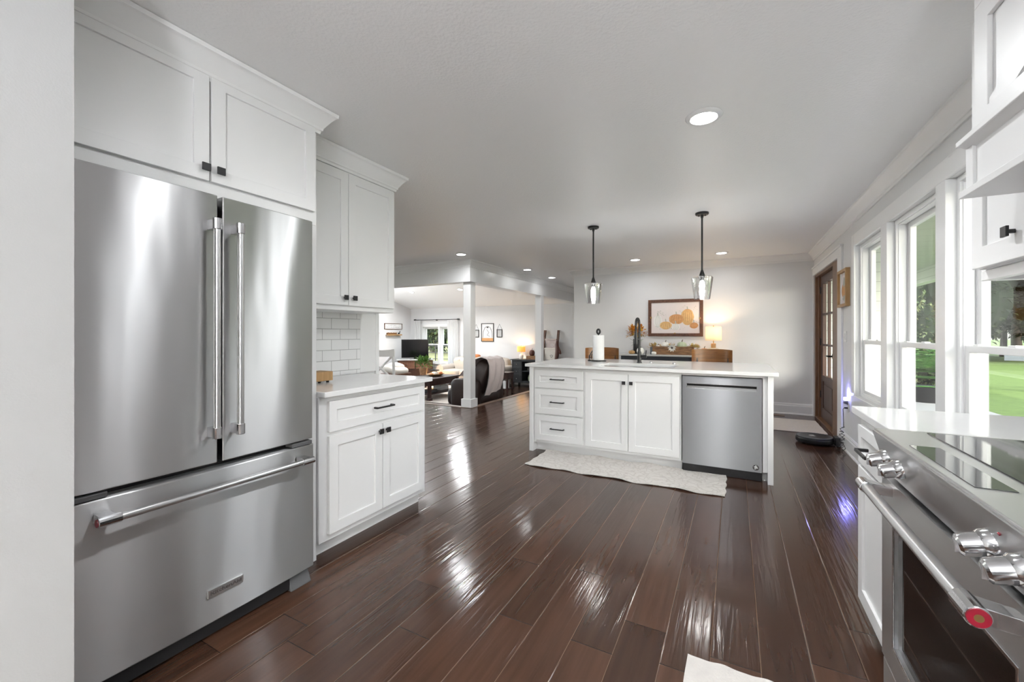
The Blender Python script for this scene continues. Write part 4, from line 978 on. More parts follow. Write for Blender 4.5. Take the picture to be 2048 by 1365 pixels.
for cx, zc, s in ((-.73, 1.685, 1), (-.83, 1.60, -1), (-1.12, 1.61, 1)):
    mb.tube([(cx+s*(-.05*k/12), .0155, zc+.02*math.sin(k*.55)) for k in range(13)], .0016, 5)
part('painted_vine', mb, M['ink6'], pr)

# ------------------------------------------------------------------ entry corner
t = root('framed_art', 'small oak framed pumpkin art beside the entry door', 'framed picture', (WX, 5.6, 1.52))
fa = fmx(WX)
part('frame', MB(fa).ring(5.40, 5.80, 1.515, 1.91, .03, .001, .04), M['oak'], t, bev=.002)
q = part('backing', MB(fa).box(5.425, 5.775, .002, .012, 1.54, 1.885), M['print'], t)
part('painted_pumpkin', MB(fa).prism([(5.60+.10*math.cos(a), 1.69+.075*math.sin(a)) for a in [2*PI*i/30 for i in range(30)]], lambda p, qq, d: (p, d, qq), .012, .016), M['ink2'], q)
part('painted_leaves', MB(fa).prism([(5.54, 1.75), (5.60, 1.83), (5.64, 1.76), (5.62, 1.72)], lambda p, qq, d: (p, d, qq), .012, .0165).prism([(5.52, 1.62), (5.58, 1.57), (5.66, 1.60), (5.60, 1.64)], lambda p, qq, d: (p, d, qq), .012, .0165), M['ink6'], q)
t = root('light_switch', 'white double light switch plate between door and windows', 'light switch', (WX, 5.62, 1.2))
part('cover_plate', MB(fa).box(5.545, 5.66, .0005, .006, 1.14, 1.255), M['platew'], t, bev=.002)
for y in (5.575, 5.63): part('rocker', MB(fa).box(y-.016, y+.016, .006, .010, 1.165, 1.23), M['platew'], t, bev=.002)
t = root('wall_outlet', 'white outlet plate low on the wall beside the entry door', 'outlet', (WX, 5.45, .5))
part('cover_plate', MB(fa).box(5.44, 5.51, .0005, .006, .42, .535), M['platew'], t, bev=.002)
t = root('night_light', 'glowing blue plug in night light beside the entry door', 'night light', (WX-.006, 5.475, .5))
part('plug_body', MB(fa).hexa([(5.455, .0065, .49), (5.495, .0065, .49), (5.495, .045, .505), (5.455, .045, .505), (5.455, .0065, .53), (5.495, .0065, .53), (5.495, .03, .53), (5.455, .03, .53)]), M['greyplastic'], t, bev=.002)
part('glowing_lens', MB(fa).box(5.457, 5.493, .012, .04, .532, .565), M['bluelight'], t, bev=.004)
lamp('night_glow', 'POINT', (WX-.022, 5.475, .60), 1.2, (.25, .25, 1), .012, parent=t)
t = root('power_cord', 'thin black power cord bunched beside the door and running to the dock', 'cord', (WX-.03, 5.48, 0))
rr = random.Random(2)
pts = [(WX-.008, 5.475, .455), (WX-.035, 5.475, .455), (WX-.045, 5.48, .44), (WX-.04, 5.49, .36), (WX-.035, 5.50, .25)]
for k in range(26): pts.append((WX-.05+.025*math.sin(k*2.1), 5.50+.03*math.cos(k*1.7), .24-.008*k+.02*math.sin(k*1.3)))
pts += [(WX-.03, 5.45, .035), (WX-.06, 5.44, .006), (WX-.09, 5.50, .006), (WX-.085, 5.60, .02)]
part('cable', MB().tube(pts, .0028, 6), M['black'], t, smooth=True)
part('plug', MB(fa).box(5.465, 5.485, .0065, .035, .447, .463), M['black'], t, bev=.003)
t = root('robot_vacuum', 'round black robot vacuum parked on the floor near the door', 'robot vacuum', (.79, 5.75, 0))
rx, ry = .79, 5.74
part('body', MB().lathe([(0, .012), (.14, .012), (.168, .025), (.172, .05), (.168, .075), (.16, .082), (0, .084)], (rx, ry, 0), n=48), M['blackplastic'], t, smooth=True)
part('top_ring', MB().lathe([(.135, .0845), (.166, .083), (.168, .079), (.135, .080)], (rx, ry, 0), n=48), M['greyplastic'], t, smooth=True)
part('button_panel', MB().lathe([(0, .089), (.03, .088), (.034, .084), (0, .084)], (rx-.02, ry-.01, 0), n=24), M['chrome'], t, smooth=True)
part('bumper', MB().lathe([(.171, .02), (.176, .03), (.176, .06), (.171, .066)], (rx, ry, 0), n=48), M['black'], t, smooth=True)
part('wheels', MB().cyl((rx-.1, ry-.02, .018), (rx-.1, ry+.02, .018), .018, n=14).cyl((rx+.1, ry-.02, .018), (rx+.1, ry+.02, .018), .018, n=14), M['black'], t)
o = part('charging_dock', MB().box(.97, 1.012, 5.66, 5.80, .0, .095).box(.90, .97, 5.67, 5.79, 0, .010), M['blackplastic'], bev=.006); setp(o, 'black charging dock against the baseboard behind the robot vacuum', 'charging dock')
o = part('floor_register', MB().box(.35, .66, 7.40, 7.50, .0005, .006), M['nosing'], None, bev=.002); setp(o, 'brown wooden floor vent beneath the back wall', 'floor vent')

# ------------------------------------------------------------------ dining chairs
def dining_chair(x, y, rz, label):
    t = root('dining_chair', label, 'chair', (0, 0, 0), 'white cross back dining chairs')
    part('seat', MB().box(-.22, .22, -.22, .2, .43, .46), M['trim'], t, bev=.01)
    for s in (-1, 1):
        part('back_post', MB().tube([(s*.2, .20, 0), (s*.2, .19, .45), (s*.205, .23, .75), (s*.205, .27, .985)], [.02, .022, .022, .02], 10), M['trim'], t, smooth=True)
        part('leg', MB().cyl((s*.19, -.19, .44), (s*.195, -.2, 0), .02, .015, n=10), M['trim'], t, smooth=True)
        part('cross_slat', MB().tube([(s*.19, .2, .50), (0, .232, .69), (-s*.19, .25, .88)], .018, 8), M['trim'], t, smooth=True)
    part('top_rail', MB().grid(lambda a, b: (-.235+.47*a, .245+.025*math.sin(PI*a)+.02*b, .87+.10*b+.018*(2*a-1)**2*(1 if b > .5 else 0)), 16, 3, (0, .024, 0)), M['trim'], t, smooth=True)
    t.location = (x, y, 0); t.rotation_euler = (0, 0, rz)
dining_chair(-4.98, 5.02, math.radians(205), 'white cross back dining chair nearest the kitchen counter end')
dining_chair(-5.95, 5.35, math.radians(160), 'white cross back dining chair behind the nearest one')

# ------------------------------------------------------------------ living room
# TV stand and TV set across the corner
ca = math.radians(45)
def rotf(cx, cy, ang):
    c, s = math.cos(ang), math.sin(ang)
    return lambda u, d, z: (cx+c*u+s*d, cy+s*u-c*d, z)     # u along the front, d towards the viewer
ft = rotf(-9.02, 10.38, ca)
t = root('tv_stand', 'dark wood tv stand with two drawers across the corner', 'tv stand', (-9.02, 10.38, SF))
part('cabinet_body', MB(ft).box(-.55, .55, -.36, 0, SF+.08, .37), M['espresso'], t, bev=.004)
part('top', MB(ft).box(-.58, .58, -.39, .03, .37, .40), M['stonetop'], t, bev=.004)
for u0, u1 in ((-.52, -.02), (.02, .52)):
    d = part('drawer', MB(ft).shaker(u0, u1, .10, .35, t=.014, r=.03), M['framewood'], t, bev=.002)
    part('knob', MB(ft).box((u0+u1)/2-.012, (u0+u1)/2+.012, .014, .03, .21, .235), M['chrome'], d, bev=.003)
for u in (-.53, .53):
    for d in (-.34, -.02): part('leg', MB(ft).box(u-.025, u+.025, d-.02, d+.02, SF, SF+.09), M['espresso'], t)
t = root('television', 'black flat screen television standing on the dark tv stand', 'television', (-9.08, 10.44, .40))
part('screen', MB(ft).box(-.42, .42, -.19, -.165, .455, 1.03), M['screen'], t, bev=.004)
part('bezel', MB(ft).ring(-.428, .428, .447, 1.038, .012, -.195, -.16), M['blackplastic'], t, bev=.002)
part('stand_neck', MB(ft).box(-.04, .04, -.2, -.17, .41, .47), M['blackplastic'], t)
part('stand_base', MB(ft).box(-.17, .17, -.26, -.10, .4005, .412), M['blackplastic'], t, bev=.004)
# left wall decor
flw = fpx(LX)
t = root('wall_sign', 'long framed white sign with script lettering above the television', 'wall sign', (LX, 10.3, 1.37))
part('frame', MB(flw).ring(9.90, 10.70, 1.37, 1.56, .014, .002, .03), M['framewood'], t)
b = part('board', MB(flw).box(9.912, 10.688, .002, .014, 1.38, 1.55), M['paper'], t)
rr = random.Random(21)
for row, (zc, n, st) in enumerate(((1.495, 14, 10.05), (1.432, 22, 9.96))):
    mb = MB()
    u = st
    for k in range(n):
        if rr.random() < .16: u += .018; continue
        h = rr.choice((.008, .008, .016)); 
        mb.tube([(LX+.0155, u, zc-.006), (LX+.0155, u+.008, zc+h), (LX+.0155, u+.014, zc-.006), (LX+.0155, u+.024, zc+.004)], .0022, 5); u += .030
    part('script_line', mb, M['ink'], b)
t = root('wall_shelf', 'small oak picture ledge under the script sign', 'wall shelf', (LX, 10.3, 1.17))
part('shelf_board', MB(flw).box(9.96, 10.62, .001, .1, 1.165, 1.185).box(9.96, 10.62, .09, .1, 1.185, 1.205), M['oak'], t, bev=.002)
part('garland', MB().tube([(LX+.05, 9.98+.06*k, 1.225+.012*(k % 2)) for k in range(8)], .03, 8), M['boxwood'], t, smooth=True)
o = part('bird_figurine', MB().blob((LX+.05, 10.52, 1.235), (.025, .045, .028), 12, 8).tube([(LX+.05, 10.55, 1.25), (LX+.05, 10.56, 1.29)], .012).blob((LX+.05, 10.565, 1.30), (.014, .022, .014), 10, 6), M['black'], smooth=True); setp(o, 'small black bird figurine on the oak ledge', 'figurine')
t = root('wall_sconce', 'tall brass lattice wall decor left of the script sign', 'wall decor', (LX, 9.54, 1.2))
mb = MB()
for s in (-1, 1): mb.tube([(LX+.03, 9.52+s*.06, 1.26), (LX+.03, 9.50+s*.01, 1.76)], .006, 6)
for k in range(7): mb.tube([(LX+.03, 9.46+.008*k, 1.28+.065*k), (LX+.03, 9.575-.008*k, 1.33+.062*k)], .005, 6); mb.tube([(LX+.03, 9.575-.008*k, 1.28+.065*k), (LX+.03, 9.46+.008*k, 1.33+.062*k)], .005, 6)
part('lattice', mb, M['gold'], t, smooth=True)
part('mount', MB(flw).box(9.46, 9.62, .001, .08, 1.215, 1.265), M['boxwood'], t, bev=.003)
# curtains
t = root('curtain_rod', 'black curtain rod with square finials above living room window', 'curtain rod', (-8.74, FY-.07, 1.69))
part('rod', MB().cyl((-9.62, FY-.075, 1.69), (-7.86, FY-.075, 1.69), .011, n=12), M['black'], t, smooth=True)
for x in (-9.64, -7.84): part('finial', MB().box(x-.035, x+.035, FY-.105, FY-.045, 1.665, 1.715), M['black'], t, bev=.008)
for x in (-9.55, -8.74, -7.93): part('bracket', MB().box(x-.008, x+.008, FY-.085, FY-.001, 1.66, 1.682), M['black'], t)
def curtain(x0, x1, label, seed):
    rr = random.Random(seed); p1 = rr.uniform(0, 6)
    def g(a, b):
        z = 1.675-b*(1.675-SF-.02); w = 1-.08*b
        x = (x0+x1)/2+(a-.5)*(x1-x0)*w+.01*math.sin(b*4+p1); return (x, FY-.095+.028*math.sin(a*22+p1+.6*b)*(.6+.4*b), z)
    o = part('window_curtain', MB().grid(g, 60, 24, (0, .004, 0)), M['curtain'], smooth=True); setp(o, label, 'curtain', 'living room curtains')
curtain(-9.69, -9.38, 'sheer white curtain panel on the television side of the window', 1)
curtain(-8.26, -7.86, 'sheer white curtain panel on the column side of the window', 2)
# coffee table
t = root('coffee_table', 'dark wood coffee table with lower shelf on the cream rug', 'coffee table', (-6.4, 8.0, SF+.008))
z0 = SF+.008
part('top', MB().box(-6.80, -6.03, 7.42, 8.60, .165, .20), M['espresso'], t, bev=.006)
part('apron', MB().box(-6.74, -6.09, 7.48, 8.54, .03, .165), M['espresso'], t, bev=.004)
part('lower_shelf', MB().box(-6.76, -6.07, 7.46, 8.56, -.17, -.145), M['espresso'], t, bev=.004)
for x in (-6.74, -6.09):
    for y in (7.48, 8.54): part('leg', MB().box(x-.035, x+.035, y-.035, y+.035, z0+.05, .165).box(x-.05, x+.05, y-.05, y+.05, z0, z0+.06), M['espresso'], t, bev=.006)
for i, (x, y, m, lb) in enumerate(((-6.3, 7.75, 'greyplastic', 'grey magazine stack on the near end of the coffee table shelf'), (-6.4, 8.3, 'paper', 'white folded papers on the far end of the coffee table shelf'))):
    o = part('magazine_stack', MB().box(x-.12, x+.12, y-.15, y+.15, -.1445, -.11+.05*i).box(x-.1, x+.11, y-.13, y+.14, -.1+.05*i-.0095, -.08+.05*i), M[m], bev=.003); setp(o, lb, 'magazines')
o = part('dough_bowl', MB().lathe([(0, .0), (.09, .0), (.13, .02), (.17, .055), (.16, .055), (.12, .028), (0, .015)], (-6.42, 8.12, .2), n=36, sq=1.7), M['oak'], smooth=True); setp(o, 'long shallow wooden dough bowl on the coffee table', 'bowl')
for i, (dx, dy, m, nm) in enumerate(((.0, -.17, 'ppeach', 'peach'), (.04, -.05, 'pwhite', 'white'), (-.04, .08, 'stone', 'grey'), (.03, .16, 'porange', 'orange'))):
    pumpkin('small_gourd', 'small %s gourd lying in the dough bowl' % nm, -6.42+dx, 8.12+dy, .228, .045, .06, M[m], .012, 'gourds in the dough bowl', cat='gourd')
# recliner
t = root('recliner', 'dark brown leather recliner seen from its side behind the column', 'recliner', (-4.6, 7.1, SF))
part('seat_base', MB().blob((-4.58, 7.05, SF+.25), (.36, .40, .2), 24, 12, .35), M['leather'], t, smooth=True)
part('seat_cushion', MB().blob((-4.62, 7.05, .14), (.33, .30, .1), 24, 12, .45), M['leather'], t, smooth=True)
for y in (6.63, 7.47): part('armrest', MB().blob((-4.52, y, .08), (.31, .11, .29), 24, 14, .4), M['leather'], t, smooth=True)
bk = MB().blob((0, 0, 0), (.16, .36, .47), 26, 16, .42)
bmesh.ops.rotate(bk.bm, verts=bk.bm.verts[:], cent=(0, 0, 0), matrix=Matrix.Rotation(math.radians(20), 3, 'Y'))
bmesh.ops.translate(bk.bm, verts=bk.bm.verts[:], vec=(-4.34, 7.05, .27))
part('backrest', bk, M['leather'], t, smooth=True)
part('footrest', MB().blob((-4.96, 7.05, -.02), (.09, .34, .18), 22, 12, .5), M['leather'], t, smooth=True)
t = root('throw_blanket', 'blush throw with dark stitched edge draped over the recliner back', 'throw blanket', (-4.1, 7.0, .7))
def drape(a, b):
    # a across (along Y), b from front of the backrest over its top and down behind
    y = 6.66+.62*a+.05*math.sin(b*5)
    P = [(-4.52, .42), (-4.40, .58), (-4.22, .74), (-4.06, .795), (-3.93, .76), (-3.87, .66), (-3.855, .50), (-3.87, .34), (-3.90, .22), (-3.93, .14)]
    u = b*(len(P)-1); i = min(int(u), len(P)-2); q = u-i
    x = P[i][0]*(1-q)+P[i+1][0]*q; z = P[i][1]*(1-q)+P[i+1][1]*q
    z -= .12*(1-a)*max(0, b-.5)*1.2+.0
    return (x-.18+.012*math.sin(a*17+b*3), y, z-.02+.01*math.sin(a*14))
part('cloth', MB().grid(drape, 26, 40, (0, 0, .008)), M['throw'], t, smooth=True)
for a in (0, 1): part('stitched_edge', MB().tube([drape(a, k/40) for k in range(41)], .006, 6), M['throwedge'], t, smooth=True)
# side table
t = root('side_table', 'small dark wood side table between recliner and sofa', 'side table', (-5.1, 9.3, SF))
part('top', MB().box(-5.32, -4.98, 9.15, 9.5, .22, .25), M['espresso'], t, bev=.004)
part('apron', MB().box(-5.29, -5.01, 9.18, 9.47, .08, .22), M['espresso'], t)
part('lower_shelf', MB().box(-5.29, -5.01, 9.18, 9.47, -.18, -.16), M['espresso'], t)
for x in (-5.28, -5.02):
    for y in (9.19, 9.46): part('leg', MB().box(x-.02, x+.02, y-.02, y+.02, SF, .22), M['espresso'], t)
o = part('white_box', MB().box(-5.26, -5.08, 9.22, 9.4, -.1595, .04), M['paper'], bev=.004); setp(o, 'white box on the lower shelf of the side table', 'box')
# sofa
t = root('sofa', 'beige rolled arm sofa against the far living room wall', 'sofa', (-6.75, 10.6, SF))
part('base', MB().box(-7.85, -5.88, 10.15, 11.0, SF+.10, .02), M['sofa'], t, bev=.03)
for k in range(3): part('seat_cushion', MB().blob((-7.50+.63*k, 10.5, .06), (.315, .42, .09), 22, 12, .35), M['sofa'], t, smooth=True)
part('back_cushion', MB().blob((-6.87, 10.92, .25), (1.0, .16, .27), 30, 14, .35), M['sofa'], t, smooth=True)
for x in (-7.85, -5.88): part('rolled_arm', MB().cyl((x, 10.12, .16), (x, 11.0, .16), .13, n=24).box(x-.1, x+.1, 10.15, 11.0, SF+.1, .16), M['sofa'], t, smooth=True)
for x in (-7.8, -5.93):
    for y in (10.2, 10.95): part('foot', MB().cyl((x, y, SF), (x, y, SF+.11), .025, .035, n=12), M['espresso'], t)
def cushion(label, c, r, m, rot):
    b = MB().blob((0, 0, 0), r, 26, 14, .5)
    bmesh.ops.rotate(b.bm, verts=b.bm.verts[:], cent=(0, 0, 0), matrix=Matrix.Rotation(rot, 3, 'X')); bmesh.ops.translate(b.bm, verts=b.bm.verts[:], vec=c)
    o = part('throw_pillow', b, M[m], smooth=True); return setp(o, label, 'pillow')
cushion('cream square throw pillow with berry sprig at the sofa left end', (-7.42, 10.62, .29), (.23, .08, .2), 'cream', .3)
o = part('berry_sprig', leaves(26, (-7.42, 10.52, .40), (.07, .01, .05), .035, .02, 8), M['autumn'], normals=False); setp(o, 'red berry sprig on the cream throw pillow', 'sprig')
cushion('orange pumpkin throw pillow on top of the sofa back cushions', (-7.10, 10.88, .50), (.2, .1, .09), 'porange', 0)
cushion('beige throw pillow beside the cream one on the sofa', (-6.95, 10.68, .28), (.22, .08, .18), 'sofa', .3)
o = part('round_basket', MB().lathe([(.08, 0), (.12, .01), (.13, .09), (.12, .17), (.10, .18), (.09, .1), (.08, 0)], (-8.12, 10.72, SF+.38), n=30), M['stone'], smooth=True); setp(o, 'grey ring shaped ornament left of the sofa', 'ornament')
t = root('accent_table', 'small dark accent table holding the ring ornament beside the sofa', 'side table', (-8.12, 10.72, SF))
part('top', MB().lathe([(0, 0), (.17, 0), (.17, .02), (0, .02)], (-8.12, 10.72, SF+.358), n=30), M['espresso'], t)
part('pedestal', MB().cyl((-8.12, 10.72, SF), (-8.12, 10.72, SF+.36), .03, n=14).cyl((-8.12, 10.72, SF), (-8.12, 10.72, SF+.02), .13, n=20), M['espresso'], t, smooth=True)
# accent chair with cream cushion, plant and lantern
t = root('armchair', 'dark wood armchair with cream cushion behind the dining chair', 'armchair', (-7.35, 7.75, SF+.01))
part('frame', MB().box(-7.62, -7.08, 7.5, 8.0, .18, .26), M['framewood'], t, bev=.01)
cb = MB().blob((0, 0, 0), (.27, .25, .09), 26, 14, .6).blob((-.06, .05, .06), (.17, .2, .08), 22, 12, .7)
bmesh.ops.rotate(cb.bm, verts=cb.bm.verts[:], cent=(0, 0, 0), matrix=Matrix.Rotation(math.radians(13), 3, 'Y')); bmesh.ops.translate(cb.bm, verts=cb.bm.verts[:], vec=(-7.35, 7.75, .345))
part('cushion', cb, M['cream'], t, smooth=True)
for x in (-7.6, -7.1):
    for y in (7.52, 7.98): part('leg', MB().box(x-.025, x+.025, y-.025, y+.025, SF+.008, .2), M['framewood'], t)
t = root('potted_plant', 'leafy green potted plant before the tv stand', 'potted plant', (-7.75, 9.25, SF))
part('pot', MB().lathe([(0, 0), (.09, 0), (.12, .2), (.11, .2), (0, .17)], (-7.75, 9.25, SF+.36), n=24), M['boxwood'], t, smooth=True)
part('plant_stand', MB().cyl((-7.75, 9.25, SF), (-7.75, 9.25, SF+.36), .1, n=20), M['espresso'], t)
part('foliage', leaves(220, (-7.75, 9.25, .36), (.22, .2, .2), .12, .05, 12), M['green'], t, normals=False)
t = root('candle_lantern', 'glowing amber candle lantern on the floor by the curtain', 'lantern', (-7.75, 9.75, SF))
part('lantern_frame', MB(lambda u, d, z: (u, z, d)).ring(-7.85, -7.65, 9.65, 9.85, .02, SF+.008, SF+.04).ring(-7.85, -7.65, 9.65, 9.85, .02, .14, .17), M['black'], t)
part('glowing_candle', MB().cyl((-7.75, 9.75, SF+.01), (-7.75, 9.75, .10), .075, n=20), mat('glowing amber candle', (.9, .5, .2), .5, noise=.05, emit=(1, .55, .15), es=5), t, smooth=True)
lamp('candle_glow', 'POINT', (-7.6, 9.62, .02), 3, (1, .6, .25), .05, parent=t)
# console, lamp, decor on far wall
t = root('console_cabinet', 'charcoal console cabinet with glass shelf bay on far wall', 'console cabinet', (-5.3, 10.9, SF))
part('top', MB().box(-5.72, -4.86, 10.64, 11.12, .465, .49), M['charcoal'], t, bev=.004)
mb = MB().box(-5.68, -5.36, 10.68, 11.1, -.18, .465).box(-4.95, -4.88, 10.68, 11.1, -.18, .465).box(-5.36, -4.95, 11.08, 11.1, -.18, .465).box(-5.36, -4.95, 10.68, 11.1, -.18, -.13).box(-5.36, -4.95, 10.68, 11.1, .43, .465).box(-5.36, -4.95, 10.7, 11.1, .14, .16)
part('cabinet_body', mb, M['charcoal'], t)
for k in range(3):
    d = part('drawer', MB(fmy(10.68)).shaker(-5.66, -5.38, -.16+.205*k, .03+.205*k, t=.014, r=.02), M['charcoal'], t, bev=.002)
    part('knob', MB(fmy(10.666)).box(-5.53, -5.51, 0, .02, -.075+.205*k, -.055+.205*k), M['chrome'], d, bev=.003)
for x in (-5.65, -4.91):
    for y in (10.7, 11.08): part('leg', MB().box(x-.025, x+.025, y-.02, y+.02, SF, -.18), M['charcoal'], t)
o = part('glass_jar', MB().lathe([(0, 0), (.06, 0), (.07, .05), (.06, .16), (.04, .18), (0, .18)], (-5.22, 10.85, .1605), n=20), M['shade'], smooth=True); setp(o, 'clear glass jar on the upper console shelf', 'jar')
o = part('white_vase', MB().lathe([(0, 0), (.05, 0), (.08, .06), (.06, .14), (.03, .17), (0, .17)], (-5.05, 10.85, .1605), n=20), M['pwhite'], smooth=True); setp(o, 'round white vase on the upper console shelf', 'vase')
o = part('green_vase', MB().lathe([(0, 0), (.07, 0), (.09, .08), (.06, .18), (0, .2)], (-5.15, 10.85, -.1295), n=20), M['pgreen'], smooth=True); setp(o, 'green glass vase on the lower console shelf', 'vase')
table_lamp('lit table lamp with amber drum shade on the charcoal console', -5.50, 10.92, .4905, M['amber'], .12, .16, 'plain', 7, (1, .74, .45))
o = part('wooden_riser', MB().box(-5.26, -4.98, 10.75, 10.95, .4905, .59), M['boxwood'], bev=.004); setp(o, 'stained wooden riser on the charcoal console', 'riser')
pumpkin('pumpkin', 'dark brown pumpkin on the wooden riser of the console', -5.12, 10.85, .5905, .08, .17, M['pbrown'], .05)
t = root('dried_arrangement', 'dried golden foliage stems standing behind the brown pumpkin', 'dried plants', (-4.98, 11.02, .49))
part('pot', MB().lathe([(0, 0), (.05, 0), (.06, .12), (0, .12)], (-4.94, 11.02, .4905), n=16), M['stone'], t)
part('foliage', leaves(160, (-4.94, 11.0, .78), (.09, .07, .24), .10, .03, 14), M['peachleaf'], t, normals=False)
# far wall pictures
def far_picture(label, x0, x1, z0, z1, hook=None, art=True):
    t = root('framed_picture', label, 'framed picture', ((x0+x1)/2, FY, z0))
    part('frame', MB(ff).ring(x0, x1, z0, z1, .018, .002, .025), M['black'], t, bev=.002)
    b = part('picture_card', MB(ff).box(x0+.012, x1-.012, .002, .008, z0+.012, z1-.012), M['paper'] if art else M['stonetop'], t)
    if hook: part('hanging_chain', MB(ff).tube([(x0+.01, .012, z1), ((x0+x1)/2, .012, hook), (x1-.01, .012, z1)], .004, 6), M['black'], t)
    return b, t
b, t = far_picture('larger black framed drawing on the far wall between two hanging frames', -7.01, -6.56, .975, 1.548)
xm = -6.785
part('drawn_outline', MB(ff).tube([(xm-.17, .012, 1.10), (xm-.16, .012, 1.28), (xm-.09, .012, 1.42), (xm, .012, 1.46), (xm+.09, .012, 1.42), (xm+.16, .012, 1.28), (xm+.17, .012, 1.10)], .006, 6).tube([(xm-.03, .012, 1.36), (xm+.05, .012, 1.26), (xm-.02, .012, 1.18), (xm+.08, .012, 1.14)], .005, 6).box(xm-.03, xm+.03, .008, .014, 1.40, 1.44), M['ink'], b)
part('drawn_ground', MB(ff).box(-6.99, -6.58, .008, .0125, .995, 1.09), M['ink2'], b)
far_picture('small glass hanging frame right of the large black framed drawing', -6.45, -6.26, 1.118, 1.358, 1.52, False)
far_picture('small glass hanging frame left of the large drawing partly behind column', -7.30, -7.10, 1.11, 1.345, 1.52, False)
# blanket ladder
t = root('blanket_ladder', 'dark wooden blanket ladder leaning on the far wall', 'blanket ladder', (-4.6, 10.9, SF))
for x in (-4.81, -4.40): part('rail', MB().hexa([(x-.03, 10.70, SF), (x+.03, 10.70, SF), (x+.03, 10.76, SF), (x-.03, 10.76, SF), (x-.03, 11.06, 1.325), (x+.03, 11.06, 1.325), (x+.03, 11.12, 1.325), (x-.03, 11.12, 1.325)]), M['framewood'], t, bev=.004)
for z in (.1, .45, .80, 1.06): y = 10.73+(z-SF)/1.625*.36; part('rung', MB().cyl((-4.81, y, z), (-4.40, y, z), .016, n=10), M['framewood'], t)
for i, (z, h, m, lb) in enumerate(((1.06, .26, 'throw', 'folded mauve towel on the upper rung of the blanket ladder'), (.80, .34, 'cream', 'folded cream towel on the lower rung of the blanket ladder'))):
    y = 10.73+(z-SF)/1.625*.36-.024
    tt = root('hanging_towel', lb, 'towel', (-4.62, y, z-h))
    part('cloth', MB().grid(lambda a, b: (-4.775+.335*a, y-.004-.012*math.sin(PI*min(1, b*6)), z+.022-h*b+.004*math.sin(a*9)), 14, 14, (0, .008, 0)), M[m], tt, smooth=True)
    part('embroidered_mark', MB(fmy(y-.004)).tube([(-4.56+.035*math.cos(a)*(1+.3*math.sin(3*a)), .004, z-h*.62+.035*math.sin(a)) for a in [2*PI*k/24 for k in range(24)]], .004, 5, True), M['paper'] if i == 0 else M['ink'], tt)
o = part('knitted_scarf', MB().tube([(-4.40, 10.98, 1.02), (-4.39, 10.94, .92), (-4.37, 10.92, .75), (-4.38, 10.90, .58), (-4.42, 10.88, .42)], [.03, .05, .06, .055, .03], 12).tube([(-4.36, 10.95, .85), (-4.31, 10.93, .72), (-4.27, 10.92, .66)], [.03, .045, .02], 10), M['pbrown'], smooth=True); setp(o, 'dark brown bundled scarf hanging from the ladder right rail', 'scarf')

# ------------------------------------------------------------------ outside
GZ = -.42
struct('lawn', MB().box(-60, 120, -60, 160, GZ-.2, GZ), M['grass'])
struct('bounce_patio', MB().box(-14, 9, -14, RY-.15, GZ, -.1).box(-18, LX-.12, RY-.15, 9.5, GZ, -.38).box(1.3, 9, RY-.15, .1, GZ, -.1), mat('pale patio concrete', (.6, .59, .57), .8, noise=.06))  # unseen pale slab, added to bounce sunlight in through the out-of-view windows
struct('porch_floor', MB().box(1.225, 3.9, .15, 16, GZ, -.12), M['concrete'])
struct('porch_ceiling', MB().box(1.225, 4.0, .15, 16, 2.62, 2.72), M['soffit'])
struct('porch_beam', MB().box(3.55, 3.75, .15, 16, 2.32, 2.62), M['siding'])
for y in (15.3, 8.3, .3):
    struct('porch_post', MB().box(3.57, 3.73, y-.08, y+.08, -.12, 2.32), M['trim'], bev=.01)
struct('porch_wall', MB().box(1.23, 2.12, 8.9, 9.0, -.12, 2.62), M['siding'])
def core(c, r, seed):
    rr = random.Random(seed); mb = MB()
    for _ in range(14):
        lc = Vector((rr.gauss(0, .45), rr.gauss(0, .45), rr.gauss(0, .4))); lr = rr.uniform(.35, .6)*.85
        mb.blob((c[0]+lc.x*r[0], c[1]+lc.y*r[1], c[2]+lc.z*r[2]), (lr*r[0], lr*r[1], lr*r[2]), 10, 7)
    return mb
def crown(n, c, r, l, w, seed):
    rr = random.Random(seed); mb = MB(); lumps = [(Vector((rr.gauss(0, .45), rr.gauss(0, .45), rr.gauss(0, .4))), rr.uniform(.35, .6)) for _ in range(14)]
    for _ in range(n):
        lc, lr = rr.choice(lumps); d = Vector((rr.gauss(0, 1), rr.gauss(0, 1), rr.gauss(0, 1))).normalized()
        p = lc+d*lr*rr.uniform(.6, 1.0)
        mb.leaf((c[0]+p.x*r[0], c[1]+p.y*r[1], c[2]+p.z*r[2]), d+Vector((rr.uniform(-1, 1), rr.uniform(-1, 1), rr.uniform(-1, .3))), l*rr.uniform(.7, 1.3), w*rr.uniform(.7, 1.3))
    return mb
def tree(label, h, r, seed, n=7000, leafm='tree', l=.3, w=.2, low=False):
    t = root('tree', label, 'tree', (0, 0, 0), 'trees beyond the lawn')
    part('crown', crown(n, (0, 0, h*.5), (r, r, h*.46), l, w, seed), M[leafm], t, normals=False)
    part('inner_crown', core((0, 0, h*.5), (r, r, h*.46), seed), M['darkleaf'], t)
    part('trunk', MB().tube([(0, 0, -.1), (.05, 0, h*.25), (0, .05, h*.6)], [.22, .17, .08], 10), M['bark'], t, smooth=True)
    return t
TL = 'dense dark green tree beyond the lawn seen through the kitchen windows'
protos = [tree(TL, 9, 3.4, s) for s in (31, 32, 33)]
